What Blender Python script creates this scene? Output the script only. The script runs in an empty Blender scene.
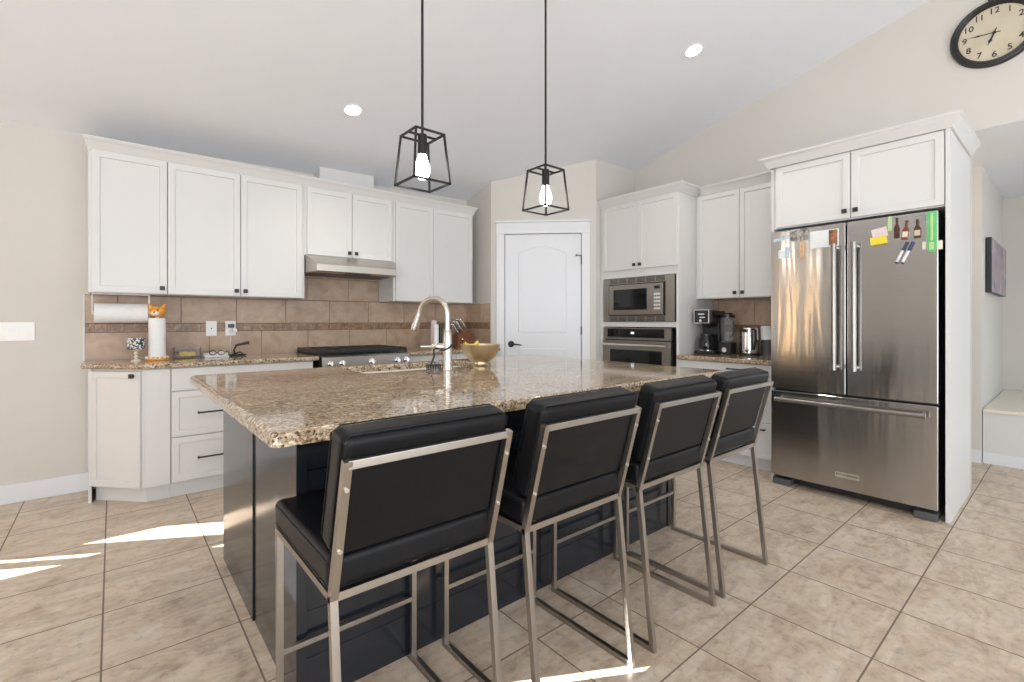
import bpy, bmesh, math, random
from mathutils import Matrix, Vector
random.seed(7)
PI = math.pi
SC = bpy.context.scene
COL = SC.collection

# ------------------------------------------------------------------ camera
cd = bpy.data.cameras.new('camera')
cam = bpy.data.objects.new('camera', cd); COL.objects.link(cam)
cam.location = (0, 0, 1.19)
cam.rotation_euler = (PI/2, 0, math.radians(-40.0))
cd.sensor_width = 36.0
cd.lens = 476.0/1024*36
cd.shift_y = -20.0/1024
cd.clip_start = 0.02
SC.camera = cam

# ------------------------------------------------------------------ light of the sky, sun, window daylight, exposure
SC.view_settings.view_transform = 'Standard'
SC.view_settings.look = 'None'
SC.view_settings.exposure = -0.05
SC.view_settings.gamma = 1.0
SC.view_settings.use_curve_mapping = False
W = bpy.data.worlds.new('sky'); SC.world = W; W.use_nodes = True
W.node_tree.nodes['Background'].inputs[0].default_value = (0.80, 0.90, 1.0, 1)
W.node_tree.nodes['Background'].inputs[1].default_value = 1.6

def lamp(name, kind, loc, energy, color=(1, 1, 1), direction=None, **kw):
    d = bpy.data.lights.new(name, kind); d.energy = energy; d.color = color
    for k, v in kw.items(): setattr(d, k, v)
    o = bpy.data.objects.new(name, d); COL.objects.link(o); o.location = loc
    if direction is not None:
        o.rotation_euler = Vector(direction).to_track_quat('-Z', 'Y').to_euler()
    return o
lamp('hall_lamp_glow', 'POINT', (5.12, 1.25, 2.10), 5, (1.0, 0.80, 0.56), None, shadow_soft_size=0.08)
TE = 0.5   # tangent of the sun's height
lamp('sunlight', 'SUN', (-6, 8, 6), 30.0, (1.0, 0.96, 0.90), (0.879, -0.5, -TE), angle=0.004)
lamp('patio_door_daylight', 'AREA', (0.8, -3.92, 1.25), 130, (0.94, 0.97, 1.0), (0, 1, 0.5), shape='RECTANGLE', size=5.6, size_y=2.3)
lamp('side_window_daylight', 'AREA', (-2.82, -1.2, 1.45), 105, (0.94, 0.97, 1.0), (1, 0.25, 0.40), shape='RECTANGLE', size=2.6, size_y=1.7)
lamp('dining_window_daylight', 'AREA', (-2.2, 4.42, 1.55), 8, (0.95, 0.98, 1.0), (0.4, -1, 0), shape='RECTANGLE', size=1.0, size_y=1.2)

# ------------------------------------------------------------------ materials
def principled(name, color, rough=0.5, metal=0.0, **kw):
    m = bpy.data.materials.new(name); m.use_nodes = True
    b = m.node_tree.nodes['Principled BSDF']
    b.inputs['Base Color'].default_value = (*color, 1)
    b.inputs['Roughness'].default_value = rough
    b.inputs['Metallic'].default_value = metal
    for k, v in kw.items(): b.inputs[k].default_value = v
    return m
def nd(m, t, **kw):
    n = m.node_tree.nodes.new(t)
    for k, v in kw.items():
        if k in n.inputs: n.inputs[k].default_value = v
        else: setattr(n, k, v)
    return n
def lk(m, a, b): m.node_tree.links.new(a, b)
def bsdf(m): return m.node_tree.nodes['Principled BSDF']
def objcoord(m):
    return nd(m, 'ShaderNodeTexCoord').outputs['Object']
def ramp(m, fac, stops):
    r = nd(m, 'ShaderNodeValToRGB'); cr = r.color_ramp
    while len(cr.elements) < len(stops): cr.elements.new(0.5)
    for e, (p, c) in zip(cr.elements, stops): e.position = p; e.color = (*c, 1)
    lk(m, fac, r.inputs[0]); return r
def add_noise_bump(m, scale, strength, dist=0.01, detail=3, src=None):
    n = nd(m, 'ShaderNodeTexNoise', Scale=scale, Detail=detail)
    lk(m, src or objcoord(m), n.inputs['Vector'])
    b = nd(m, 'ShaderNodeBump', Strength=strength, Distance=dist)
    lk(m, n.outputs[0], b.inputs['Height']); lk(m, b.outputs[0], bsdf(m).inputs['Normal'])
def mottled(name, c1, c2, scale, rough, metal=0.0, bump=0.0, **kw):
    m = principled(name, c1, rough, metal, **kw)
    n = nd(m, 'ShaderNodeTexNoise', Scale=scale, Detail=4.0)
    lk(m, objcoord(m), n.inputs['Vector'])
    r = ramp(m, n.outputs[0], [(0.3, c1), (0.7, c2)])
    lk(m, r.outputs[0], bsdf(m).inputs['Base Color'])
    if bump: add_noise_bump(m, scale*8, bump, 0.003)
    return m
def mixc(m, fac, a, b, blend='MIX'):
    x = nd(m, 'ShaderNodeMix', data_type='RGBA', blend_type=blend)
    for s, v in ((x.inputs[0], fac), (x.inputs[6], a), (x.inputs[7], b)):
        if isinstance(v, bpy.types.NodeSocket): lk(m, v, s)
        elif isinstance(v, (int, float)): s.default_value = v
        else: s.default_value = (*v, 1)
    return x.outputs[2]
def math_(m, op, a, b=None, c=None):
    n = nd(m, 'ShaderNodeMath', operation=op)
    for i, v in enumerate((a, b, c)):
        if v is None: continue
        if isinstance(v, bpy.types.NodeSocket): lk(m, v, n.inputs[i])
        else: n.inputs[i].default_value = v
    return n.outputs[0]

M = {}
M['wall'] = mottled('wall_paint', (0.64, 0.612, 0.568), (0.655, 0.627, 0.583), 3, 0.75, bump=0.05)
M['ceiling'] = mottled('ceiling_paint', (0.825, 0.845, 0.885), (0.84, 0.86, 0.90), 4, 0.85, bump=0.15)
M['trim'] = principled('white_trim_paint', (0.77, 0.785, 0.815), 0.35)
M['cab'] = mottled('white_cabinet_paint', (0.695, 0.688, 0.675), (0.705, 0.698, 0.685), 2, 0.38)
M['navy'] = mottled('dark_navy_paint', (0.0105, 0.013, 0.0175), (0.012, 0.015, 0.020), 3, 0.16, **{'Specular IOR Level': 0.6})
M['black'] = mottled('black_hardware', (0.012, 0.012, 0.012), (0.02, 0.02, 0.02), 30, 0.4)
M['blackplastic'] = mottled('black_plastic', (0.010, 0.010, 0.011), (0.016, 0.016, 0.017), 40, 0.28)
M['glassblack'] = principled('black_glass', (0.008, 0.009, 0.010), 0.06)
M['leather'] = mottled('black_leather', (0.0035, 0.0038, 0.0048), (0.005, 0.0055, 0.0068), 60, 0.40, bump=0.10, **{'Specular IOR Level': 0.24})
M['whiteplastic'] = mottled('white_plastic', (0.86, 0.855, 0.84), (0.88, 0.875, 0.86), 20, 0.3)
M['paper'] = mottled('white_paper', (0.82, 0.82, 0.81), (0.86, 0.86, 0.85), 40, 0.9, bump=0.1)
M['iron'] = mottled('bronze_black_metal', (0.030, 0.028, 0.027), (0.04, 0.037, 0.035), 30, 0.42, 0.7)
M['greyplastic'] = mottled('grey_plastic', (0.075, 0.075, 0.078), (0.088, 0.088, 0.092), 20, 0.45)
M['dark'] = mottled('charcoal_metal', (0.016, 0.017, 0.019), (0.022, 0.023, 0.025), 20, 0.4, 0.2)
M['brass'] = mottled('brushed_brass', (0.66, 0.54, 0.36), (0.71, 0.59, 0.41), 25, 0.30, 1.0)
M['wood'] = mottled('reddish_wood', (0.16, 0.055, 0.022), (0.23, 0.085, 0.035), 18, 0.45)
M['orange'] = mottled('orange_glaze', (0.72, 0.25, 0.035), (0.80, 0.42, 0.08), 40, 0.3)
M['cream'] = mottled('cream_glaze', (0.78, 0.72, 0.6), (0.82, 0.76, 0.65), 30, 0.3)
M['yellow'] = mottled('yellow_plastic', (0.78, 0.62, 0.03), (0.82, 0.68, 0.05), 20, 0.5)
M['banana'] = mottled('banana_skin', (0.75, 0.50, 0.05), (0.80, 0.58, 0.09), 20, 0.5)
M['pink'] = mottled('pink_paper', (0.72, 0.60, 0.62), (0.75, 0.64, 0.66), 20, 0.8)
M['green'] = mottled('green_plastic', (0.10, 0.50, 0.16), (0.16, 0.58, 0.22), 20, 0.4)
M['palegreen'] = mottled('pale_green_paper', (0.45, 0.62, 0.25), (0.52, 0.68, 0.34), 30, 0.7)
M['amber'] = mottled('brown_bottle', (0.06, 0.02, 0.012), (0.10, 0.03, 0.015), 30, 0.25)
M['redbrown'] = mottled('red_brown_bottle', (0.16, 0.045, 0.02), (0.2, 0.06, 0.03), 30, 0.25)
M['label'] = mottled('cream_label', (0.70, 0.64, 0.52), (0.76, 0.70, 0.60), 60, 0.6)
M['navyblue'] = mottled('navy_marker_cap', (0.02, 0.035, 0.10), (0.03, 0.05, 0.13), 20, 0.4)
M['blueprint'] = mottled('pale_blue_print', (0.35, 0.52, 0.62), (0.62, 0.74, 0.80), 60, 0.6)
M['photo'] = mottled('grey_photo_print', (0.025, 0.025, 0.028), (0.50, 0.48, 0.46), 60, 0.4)
M['portrait'] = mottled('warm_photo_print', (0.05, 0.035, 0.03), (0.5, 0.2, 0.09), 30, 0.4)
M['orangestrip'] = mottled('orange_print', (0.62, 0.32, 0.10), (0.75, 0.55, 0.35), 60, 0.6)
M['whitebar'] = mottled('white_card', (0.74, 0.78, 0.80), (0.84, 0.84, 0.82), 30, 0.6)
M['grey_ink'] = principled('dark_ink', (0.03, 0.028, 0.026), 0.6)
M['chrome'] = mottled('polished_chrome', (0.80, 0.80, 0.80), (0.84, 0.84, 0.84), 5, 0.10, 1.0)
M['nickel'] = mottled('brushed_nickel', (0.60, 0.56, 0.50), (0.63, 0.59, 0.53), 6, 0.27, 1.0)
M['clockface'] = mottled('aged_clock_paper', (0.55, 0.48, 0.355), (0.63, 0.565, 0.44), 7, 0.7)
M['sinkwhite'] = mottled('white_composite_sink', (0.78, 0.75, 0.69), (0.82, 0.79, 0.73), 20, 0.3)
M['clearplastic'] = principled('clear_plastic', (0.93, 0.94, 0.94), 0.06, 0.0, **{'Transmission Weight': 0.95, 'IOR': 1.15})
M['sheer'] = bpy.data.materials.new('added_streak_sheer'); M['sheer'].use_nodes = True  # translucent stuff of the added panes that streak the refrigerator
_t = nd(M['sheer'], 'ShaderNodeBsdfTranslucent'); _t.inputs[0].default_value = (0.85, 0.68, 0.48, 1)
lk(M['sheer'], _t.outputs[0], M['sheer'].node_tree.nodes['Material Output'].inputs[0])
M['darkcavity'] = principled('dark_cavity', (0.02, 0.02, 0.02), 0.8)

def brushed(name, color, rough, aniso, axis_scale, amount=0.06):
    m = principled(name, color, rough, 1.0)
    b = bsdf(m)
    mp = nd(m, 'ShaderNodeMapping'); mp.inputs['Scale'].default_value = axis_scale
    lk(m, objcoord(m), mp.inputs['Vector'])
    n = nd(m, 'ShaderNodeTexNoise', Scale=1.0, Detail=4.0); lk(m, mp.outputs[0], n.inputs['Vector'])
    r = math_(m, 'MULTIPLY_ADD', n.outputs[0], amount*2, rough-amount)
    lk(m, r, b.inputs['Roughness'])
    c = mixc(m, n.outputs[0], tuple(x*0.9 for x in color), tuple(min(1, x*1.08) for x in color))
    lk(m, c, b.inputs['Base Color'])
    return m, n
# stool tube and general stainless
M['steel'], _ = brushed('brushed_stainless', (0.36, 0.335, 0.305), 0.30, 0, (3, 3, 160))
M['tube'] = mottled('satin_steel_tube', (0.40, 0.37, 0.335), (0.43, 0.40, 0.365), 6, 0.32, 1.0)
def fridge_steel():
    m, _ = brushed('brushed_fridge_steel', (0.51, 0.50, 0.49), 0.155, 0, (2, 2, 220), 0.03)
    b = bsdf(m)
    b.inputs['Anisotropic'].default_value = 0.95; b.inputs['Anisotropic Rotation'].default_value = 0.25
    t = nd(m, 'ShaderNodeTangent'); t.direction_type = 'RADIAL'; t.axis = 'Z'
    lk(m, t.outputs[0], b.inputs['Tangent'])
    mp = nd(m, 'ShaderNodeMapping'); mp.inputs['Scale'].default_value = (2.0, 9.0, 0.9)
    lk(m, objcoord(m), mp.inputs['Vector'])
    n = nd(m, 'ShaderNodeTexNoise', Scale=1.0, Detail=2.0, Distortion=0.4); lk(m, mp.outputs[0], n.inputs['Vector'])
    bu = nd(m, 'ShaderNodeBump', Strength=0.35, Distance=0.006)
    lk(m, n.outputs[0], bu.inputs['Height']); lk(m, bu.outputs[0], b.inputs['Normal'])
    return m
M['fridge'] = fridge_steel()
M['hood'] = mottled('pale_satin_steel', (0.52, 0.485, 0.445), (0.55, 0.515, 0.475), 4, 0.34, 1.0)
M['handle'] = mottled('satin_handle_steel', (0.30, 0.285, 0.265), (0.33, 0.315, 0.295), 8, 0.30, 1.0)

def floor_mat():
    m = principled('stone_look_floor_tile', (0.5, 0.42, 0.34), 0.33)
    b = bsdf(m); P = 0.4165
    co = objcoord(m)
    sep = nd(m, 'ShaderNodeSeparateXYZ'); lk(m, co, sep.inputs[0])
    fx = math_(m, 'MULTIPLY_ADD', sep.outputs[0], 1/P, 0.030/P+40)
    fy = math_(m, 'MULTIPLY_ADD', sep.outputs[1], 1/P, -0.470/P+40)
    def edge(f):
        fr = math_(m, 'FRACT', f)
        d = math_(m, 'ABSOLUTE', math_(m, 'SUBTRACT', fr, 0.5))
        return math_(m, 'GREATER_THAN', d, 0.5-0.0075)
    g = math_(m, 'MAXIMUM', edge(fx), edge(fy))
    cmb = nd(m, 'ShaderNodeCombineXYZ')
    lk(m, math_(m, 'FLOOR', fx), cmb.inputs[0]); lk(m, math_(m, 'FLOOR', fy), cmb.inputs[1])
    wn = nd(m, 'ShaderNodeTexWhiteNoise', noise_dimensions='3D'); lk(m, cmb.outputs[0], wn.inputs['Vector'])
    off = nd(m, 'ShaderNodeVectorMath', operation='MULTIPLY_ADD')
    lk(m, wn.outputs['Color'], off.inputs[0]); off.inputs[1].default_value = (7, 7, 7); lk(m, co, off.inputs[2])
    mp = nd(m, 'ShaderNodeMapping'); mp.inputs['Rotation'].default_value = (0, 0, math.radians(-52)); mp.inputs['Scale'].default_value = (4.0, 12.0, 1)
    lk(m, off.outputs[0], mp.inputs['Vector'])
    n1 = nd(m, 'ShaderNodeTexNoise', Scale=1.0, Detail=6.0, Roughness=0.62, Distortion=1.3); lk(m, mp.outputs[0], n1.inputs['Vector'])
    r1 = ramp(m, n1.outputs[0], [(0.30, (0.26, 0.19, 0.135)), (0.42, (0.46, 0.36, 0.27)), (0.54, (0.60, 0.50, 0.40)), (0.70, (0.70, 0.62, 0.53))])
    n2 = nd(m, 'ShaderNodeTexNoise', Scale=7.0, Detail=5.0, Roughness=0.6, Distortion=0.8); lk(m, off.outputs[0], n2.inputs['Vector'])
    r2 = ramp(m, n2.outputs[0], [(0.33, (0.36, 0.28, 0.22)), (0.47, (0.60, 0.485, 0.37)), (0.58, (0.64, 0.55, 0.45)), (0.72, (0.56, 0.52, 0.49))])
    c = mixc(m, 0.5, r1.outputs[0], r2.outputs[0])
    n3 = nd(m, 'ShaderNodeTexNoise', Scale=34.0, Detail=5.0, Roughness=0.65); lk(m, off.outputs[0], n3.inputs['Vector'])
    r3 = ramp(m, n3.outputs[0], [(0.28, (0.72, 0.68, 0.64)), (0.45, (1.0, 0.985, 0.96)), (0.7, (1.09, 1.075, 1.05))])
    c = mixc(m, 1.0, c, r3.outputs[0], 'MULTIPLY')
    c = mixc(m, g, c, (0.21, 0.15, 0.11))
    lk(m, c, b.inputs['Base Color'])
    lk(m, math_(m, 'MULTIPLY_ADD', g, 0.4, 0.33), b.inputs['Roughness'])
    bu = nd(m, 'ShaderNodeBump', Strength=0.25, Distance=0.002)
    lk(m, math_(m, 'SUBTRACT', math_(m, 'MULTIPLY', n1.outputs[0], 0.5), g), bu.inputs['Height'])
    lk(m, bu.outputs[0], b.inputs['Normal'])
    return m
M['floor'] = floor_mat()

def granite_mat():
    m = principled('speckled_granite', (0.5, 0.42, 0.3), 0.07)
    b = bsdf(m); co = objcoord(m)
    mp = nd(m, 'ShaderNodeMapping'); mp.inputs['Rotation'].default_value = (0, 0, 0.5); mp.inputs['Scale'].default_value = (1.0, 1.35, 1.2)
    lk(m, co, mp.inputs['Vector'])
    n0 = nd(m, 'ShaderNodeTexNoise', Scale=30.0, Detail=3.0); lk(m, mp.outputs[0], n0.inputs['Vector'])
    wob = nd(m, 'ShaderNodeVectorMath', operation='MULTIPLY_ADD'); lk(m, n0.outputs['Color'], wob.inputs[0]); wob.inputs[1].default_value = (0.02, 0.02, 0.02); lk(m, mp.outputs[0], wob.inputs[2])
    v = nd(m, 'ShaderNodeTexVoronoi', Scale=160.0); lk(m, wob.outputs[0], v.inputs['Vector'])
    sv = nd(m, 'ShaderNodeSeparateColor'); lk(m, v.outputs['Color'], sv.inputs[0])
    n1 = nd(m, 'ShaderNodeTexNoise', Scale=58.0, Detail=4.0, Roughness=0.6); lk(m, mp.outputs[0], n1.inputs['Vector'])
    f = math_(m, 'ADD', math_(m, 'MULTIPLY', sv.outputs[0], 0.55), math_(m, 'MULTIPLY_ADD', n1.outputs[0], 1.5, -0.52))
    r1 = ramp(m, f, [(0.10, (0.025, 0.02, 0.018)), (0.22, (0.13, 0.085, 0.05)), (0.36, (0.33, 0.235, 0.15)), (0.52, (0.50, 0.40, 0.28)), (0.70, (0.64, 0.56, 0.44)), (0.90, (0.78, 0.74, 0.66))])
    n3 = nd(m, 'ShaderNodeTexNoise', Scale=8.0, Detail=3.0); lk(m, mp.outputs[0], n3.inputs['Vector'])
    r3 = ramp(m, n3.outputs[0], [(0.35, (0.72, 0.66, 0.58)), (0.65, (0.96, 0.93, 0.88))])
    c = mixc(m, 1.0, r1.outputs[0], r3.outputs[0], 'MULTIPLY')
    lk(m, c, b.inputs['Base Color'])
    return m
M['granite'] = granite_mat()

def tile_mat(name, c1, c2, c3, rough, scale):
    m = principled(name, c1, rough)
    b = bsdf(m); co = objcoord(m)
    geo = nd(m, 'ShaderNodeNewGeometry')
    off = nd(m, 'ShaderNodeVectorMath', operation='ADD')
    k = nd(m, 'ShaderNodeCombineXYZ'); lk(m, math_(m, 'MULTIPLY', geo.outputs['Random Per Island'], 30), k.inputs[1])
    lk(m, co, off.inputs[0]); lk(m, k.outputs[0], off.inputs[1])
    n = nd(m, 'ShaderNodeTexNoise', Scale=scale, Detail=6.0, Roughness=0.65, Distortion=0.7); lk(m, off.outputs[0], n.inputs['Vector'])
    r = ramp(m, n.outputs[0], [(0.3, c1), (0.5, c2), (0.72, c3)])
    t = ramp(m, geo.outputs['Random Per Island'], [(0, (0.88, 0.87, 0.86)), (1, (1.05, 1.05, 1.05))])
    lk(m, mixc(m, 1.0, r.outputs[0], t.outputs[0], 'MULTIPLY'), b.inputs['Base Color'])
    return m
M['tile'] = tile_mat('tan_backsplash_tile', (0.40, 0.275, 0.19), (0.50, 0.36, 0.26), (0.58, 0.44, 0.335), 0.35, 7)
M['mosaic'] = tile_mat('brown_mosaic_tile', (0.17, 0.09, 0.045), (0.31, 0.185, 0.105), (0.46, 0.32, 0.22), 0.3, 20)
M['grout'] = principled('brown_grout', (0.16, 0.105, 0.07), 0.9)

def emit(name, color, strength):
    m = bpy.data.materials.new(name); m.use_nodes = True; nt = m.node_tree
    b = nt.nodes['Principled BSDF']; b.inputs['Base Color'].default_value = (1, 1, 1, 1)
    b.inputs['Emission Color'].default_value = (*color, 1); b.inputs['Emission Strength'].default_value = strength
    return m
M['bulb'] = emit('lit_bulb', (1.0, 0.93, 0.84), 14)
M['led'] = emit('lit_downlight', (1.0, 0.97, 0.92), 22)
M['display'] = emit('lit_display', (0.75, 0.9, 1.0), 1.2)

def pattern_mat(name, c1, c2, scale):
    m = principled(name, c1, 0.3)
    v = nd(m, 'ShaderNodeTexVoronoi', Scale=scale); lk(m, objcoord(m), v.inputs['Vector'])
    r = ramp(m, v.outputs['Distance'], [(0.0, c2), (0.42, c2), (0.5, c1)])
    r.color_ramp.interpolation = 'CONSTANT'
    lk(m, r.outputs[0], bsdf(m).inputs['Base Color']); return m
M['dotcup'] = pattern_mat('blue_and_cream_mosaic_glaze', (0.03, 0.045, 0.10), (0.72, 0.70, 0.62), 75)
def painting_mat():
    m = principled('abstract_canvas', (0.3, 0.2, 0.25), 0.6)
    n = nd(m, 'ShaderNodeTexNoise', Scale=4.0, Detail=4.0, Distortion=1.5); lk(m, objcoord(m), n.inputs['Vector'])
    r = ramp(m, n.outputs[0], [(0.3, (0.10, 0.09, 0.13)), (0.45, (0.32, 0.29, 0.35)), (0.58, (0.42, 0.30, 0.30)), (0.7, (0.58, 0.55, 0.56))])
    lk(m, r.outputs[0], bsdf(m).inputs['Base Color']); return m
M['painting'] = painting_mat()

# ------------------------------------------------------------------ mesh helpers
def frame(origin, a, n, b=(0, 0, 1)):
    """matrix whose local x runs along a, y up along b, z outwards along n"""
    a, b, n = Vector(a).normalized(), Vector(b).normalized(), Vector(n).normalized()
    m = Matrix.Identity(4)
    for i in range(3):
        m[i][0], m[i][1], m[i][2], m[i][3] = a[i], b[i], n[i], origin[i]
    return m
class MB:
    def __init__(s): s.bm = bmesh.new()
    def _merge(s, t, m=0, M4=None):
        if M4 is not None: bmesh.ops.transform(t, matrix=M4, verts=t.verts)
        for f in t.faces: f.material_index = m
        bmesh.ops.recalc_face_normals(t, faces=t.faces)
        me = bpy.data.meshes.new('tmp'); t.to_mesh(me); t.free()
        s.bm.from_mesh(me); bpy.data.meshes.remove(me); return s
    def box(s, lo, hi, bevel=0.0, m=0, M4=None, seg=2):
        t = bmesh.new(); bmesh.ops.create_cube(t, size=1)
        c = [(lo[i]+hi[i])/2 for i in range(3)]; d = [abs(hi[i]-lo[i]) for i in range(3)]
        for v in t.verts: v.co = Vector([c[i]+v.co[i]*d[i] for i in range(3)])
        if bevel:
            bmesh.ops.bevel(t, geom=t.edges[:], offset=min(bevel, 0.49*min(d)), segments=seg, profile=0.6, affect='EDGES', clamp_overlap=True)
        return s._merge(t, m, M4)
    def prism(s, poly, axis, lo, hi, bevel=0.0, m=0, M4=None, seg=2):
        """poly: 2-D outline; axis: extrusion axis (0,1,2); the other two axes take the outline in order"""
        t = bmesh.new(); oth = [i for i in range(3) if i != axis]
        def mk(h):
            r = []
            for p in poly:
                c = [0, 0, 0]; c[oth[0]], c[oth[1]] = p; c[axis] = h; r.append(t.verts.new(c))
            return r
        A, B = mk(lo), mk(hi); n = len(poly)
        t.faces.new(A); t.faces.new(B[::-1])
        for i in range(n): t.faces.new((A[i], A[(i+1) % n], B[(i+1) % n], B[i]))
        if bevel:
            bmesh.ops.recalc_face_normals(t, faces=t.faces)
            bmesh.ops.bevel(t, geom=t.edges[:], offset=bevel, segments=seg, profile=0.6, affect='EDGES', clamp_overlap=True)
        return s._merge(t, m, M4)
    def bar(s, p0, p1, w, h=None, up=(0, 0, 1), bevel=0.0, m=0, M4=None, ext=0.0):
        """rectangular bar from p0 to p1; w across, h along 'up'"""
        h = w if h is None else h
        p0, p1 = Vector(p0), Vector(p1); d = (p1-p0); L = d.length; d.normalize()
        up = Vector(up)
        if abs(up.dot(d)) > 0.98: up = Vector((0, 1, 0)) if abs(d.y) < 0.9 else Vector((1, 0, 0))
        x = up.cross(d).normalized(); y = d.cross(x).normalized()
        F = frame(p0, x, d, y)
        if M4 is not None: F = M4 @ F
        return s.box((-w/2, -h/2, -ext), (w/2, h/2, L+ext), bevel, m, F)
    def cyl(s, p0, p1, r0, r1=None, seg=24, m=0, M4=None, bevel=0.0):
        r1 = r0 if r1 is None else r1
        p0, p1 = Vector(p0), Vector(p1); d = p1-p0; L = d.length
        t = bmesh.new(); bmesh.ops.create_cone(t, cap_ends=True, segments=seg, radius1=r0, radius2=r1, depth=L)
        if bevel:
            es = [e for e in t.edges if abs(e.verts[0].co.z-e.verts[1].co.z) < 1e-6]
            bmesh.ops.bevel(t, geom=es, offset=bevel, segments=2, profile=0.5, affect='EDGES', clamp_overlap=True)
        R = d.to_track_quat('Z', 'Y').to_matrix().to_4x4()
        T = Matrix.Translation((p0+p1)/2) @ R
        if M4 is not None: T = M4 @ T
        return s._merge(t, m, T)
    def lathe(s, prof, center=(0, 0, 0), seg=32, m=0, M4=None, caps=True):
        t = bmesh.new(); rings = []
        for r, z in prof:
            if r < 1e-6: rings.append([t.verts.new((0, 0, z))])
            else: rings.append([t.verts.new((r*math.cos(2*PI*i/seg), r*math.sin(2*PI*i/seg), z)) for i in range(seg)])
        for A, B in zip(rings, rings[1:]):
            for i in range(seg):
                j = (i+1) % seg
                if len(A) == 1 and len(B) == 1: continue
                if len(A) == 1: t.faces.new((A[0], B[i], B[j]))
                elif len(B) == 1: t.faces.new((A[i], A[j], B[0]))
                else: t.faces.new((A[i], A[j], B[j], B[i]))
        if caps:
            for R_ in (rings[0], rings[-1]):
                if len(R_) > 2: t.faces.new(R_)
        T = Matrix.Translation(center)
        if M4 is not None: T = M4 @ T
        return s._merge(t, m, T)
    def tube(s, pts, r, seg=12, m=0, M4=None):
        pts = [Vector(p) for p in pts]; rs = r if isinstance(r, (list, tuple)) else [r]*len(pts)
        t = bmesh.new(); rings = []; prev = None
        for i, p in enumerate(pts):
            d = (pts[min(i+1, len(pts)-1)]-pts[max(i-1, 0)]).normalized()
            x = prev if prev is not None else d.orthogonal().normalized()
            x = (x-d*x.dot(d)).normalized(); prev = x; y = d.cross(x)
            rings.append([t.verts.new(p+(x*math.cos(2*PI*k/seg)+y*math.sin(2*PI*k/seg))*rs[i]) for k in range(seg)])
        for A, B in zip(rings, rings[1:]):
            for k in range(seg): t.faces.new((A[k], A[(k+1) % seg], B[(k+1) % seg], B[k]))
        t.faces.new(rings[0]); t.faces.new(rings[-1][::-1])
        return s._merge(t, m, M4)
    def sphere(s, c, r, m=0, M4=None, scale=(1, 1, 1), seg=20):
        t = bmesh.new(); bmesh.ops.create_uvsphere(t, u_segments=seg, v_segments=seg//2, radius=r)
        T = Matrix.Translation(c) @ Matrix.Diagonal((*scale, 1))
        if M4 is not None: T = M4 @ T
        return s._merge(t, m, T)
    def shaker(s, a0, b0, a1, b1, d0, d1, M4, rail=0.058, depth=0.009, m=0):
        """framed door: a board from d0 (back) to d1 (face) with a recessed flat panel"""
        t = bmesh.new(); bmesh.ops.create_cube(t, size=1)
        for v in t.verts:
            v.co = Vector(((a0+a1)/2+v.co.x*(a1-a0), (b0+b1)/2+v.co.y*(b1-b0), (d0+d1)/2+v.co.z*(d1-d0)))
        f = max(t.faces, key=lambda q: q.calc_center_median().z)
        oe = list(f.edges)
        bmesh.ops.inset_region(t, faces=[f], thickness=rail, depth=0)
        bmesh.ops.inset_region(t, faces=[f], thickness=0.004, depth=-depth)
        bmesh.ops.bevel(t, geom=oe, offset=0.002, segments=1, affect='EDGES')
        return s._merge(t, m, M4)
    def slab(s, a0, b0, a1, b1, d0, d1, M4, bevel=0.002, m=0):
        return s.box((a0, b0, d0), (a1, b1, d1), bevel, m, M4, seg=1)
    def text(s, txt, size, M4, m=0, depth=0.0008, bold=0.0):
        cu = bpy.data.curves.new('lettering', 'FONT'); cu.body = txt; cu.size = size; cu.extrude = depth; cu.offset = bold
        cu.align_x = 'CENTER'; cu.align_y = 'CENTER'
        o = bpy.data.objects.new('lettering', cu)
        me = bpy.data.meshes.new_from_object(o)
        t = bmesh.new(); t.from_mesh(me)
        bpy.data.objects.remove(o); bpy.data.curves.remove(cu); bpy.data.meshes.remove(me)
        bmesh.ops.transform(t, matrix=M4, verts=t.verts)
        for f in t.faces: f.material_index = m
        me = bpy.data.meshes.new('tmp'); t.to_mesh(me); t.free()
        s.bm.from_mesh(me); bpy.data.meshes.remove(me); return s
    def build(s, name, mats, parent=None, smooth=35):
        mats = mats if isinstance(mats, (list, tuple)) else [mats]
        off = Vector((0, 0, 0)); p = parent
        while p is not None: off += p.location; p = p.parent
        if parent is not None and off.length: bmesh.ops.translate(s.bm, vec=-off, verts=s.bm.verts)
        me = bpy.data.meshes.new(name); s.bm.to_mesh(me); s.bm.free()
        for q in mats: me.materials.append(M[q] if isinstance(q, str) else q)
        for f in me.polygons: f.use_smooth = True
        me.set_sharp_from_angle(angle=math.radians(smooth))
        o = bpy.data.objects.new(name, me); COL.objects.link(o)
        wn = o.modifiers.new('weighted_normals', 'WEIGHTED_NORMAL'); wn.keep_sharp = True
        if parent is not None: o.parent = parent
        return o

def tag(o, label=None, cat=None, group=None, kind=None):
    for k, v in (('label', label), ('category', cat), ('group', group), ('kind', kind)):
        if v: o[k] = v
    return o
def thing(name, loc, label, cat, group=None):
    o = bpy.data.objects.new(name, None); COL.objects.link(o); o.location = loc
    o.empty_display_size = 0.1
    return tag(o, label, cat, group)
def struct(mb, name, mats, parent=None, label=None, cat=None):
    o = mb.build(name, mats, parent)
    if parent is None: tag(o, label, cat, None, 'structure')
    return o
def copy_tree(o, parent=None):
    c = o.copy(); COL.objects.link(c); c.parent = parent
    for ch in list(o.children): copy_tree(ch, c)
    return c

# ================================================================== THE ROOM
BW = 4.49      # back (range) wall
RW = 4.55      # right (refrigerator) wall
LW = -2.9      # left wall, out of view
RB = -4.0      # rear wall, behind the camera
PX, PY = 3.09, 4.03          # pantry corner on the back-wall side
QX, QY = 3.871, 3.249        # pantry corner on the right-wall side
def zc(x, y): return 2.56 + 0.2455*(BW-y) + 0.02*(x-3.09)

struct(MB().box((LW-0.3, RB-0.3, -0.10), (7.6, BW+0.3, 0.0)), 'floor', 'floor')

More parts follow.
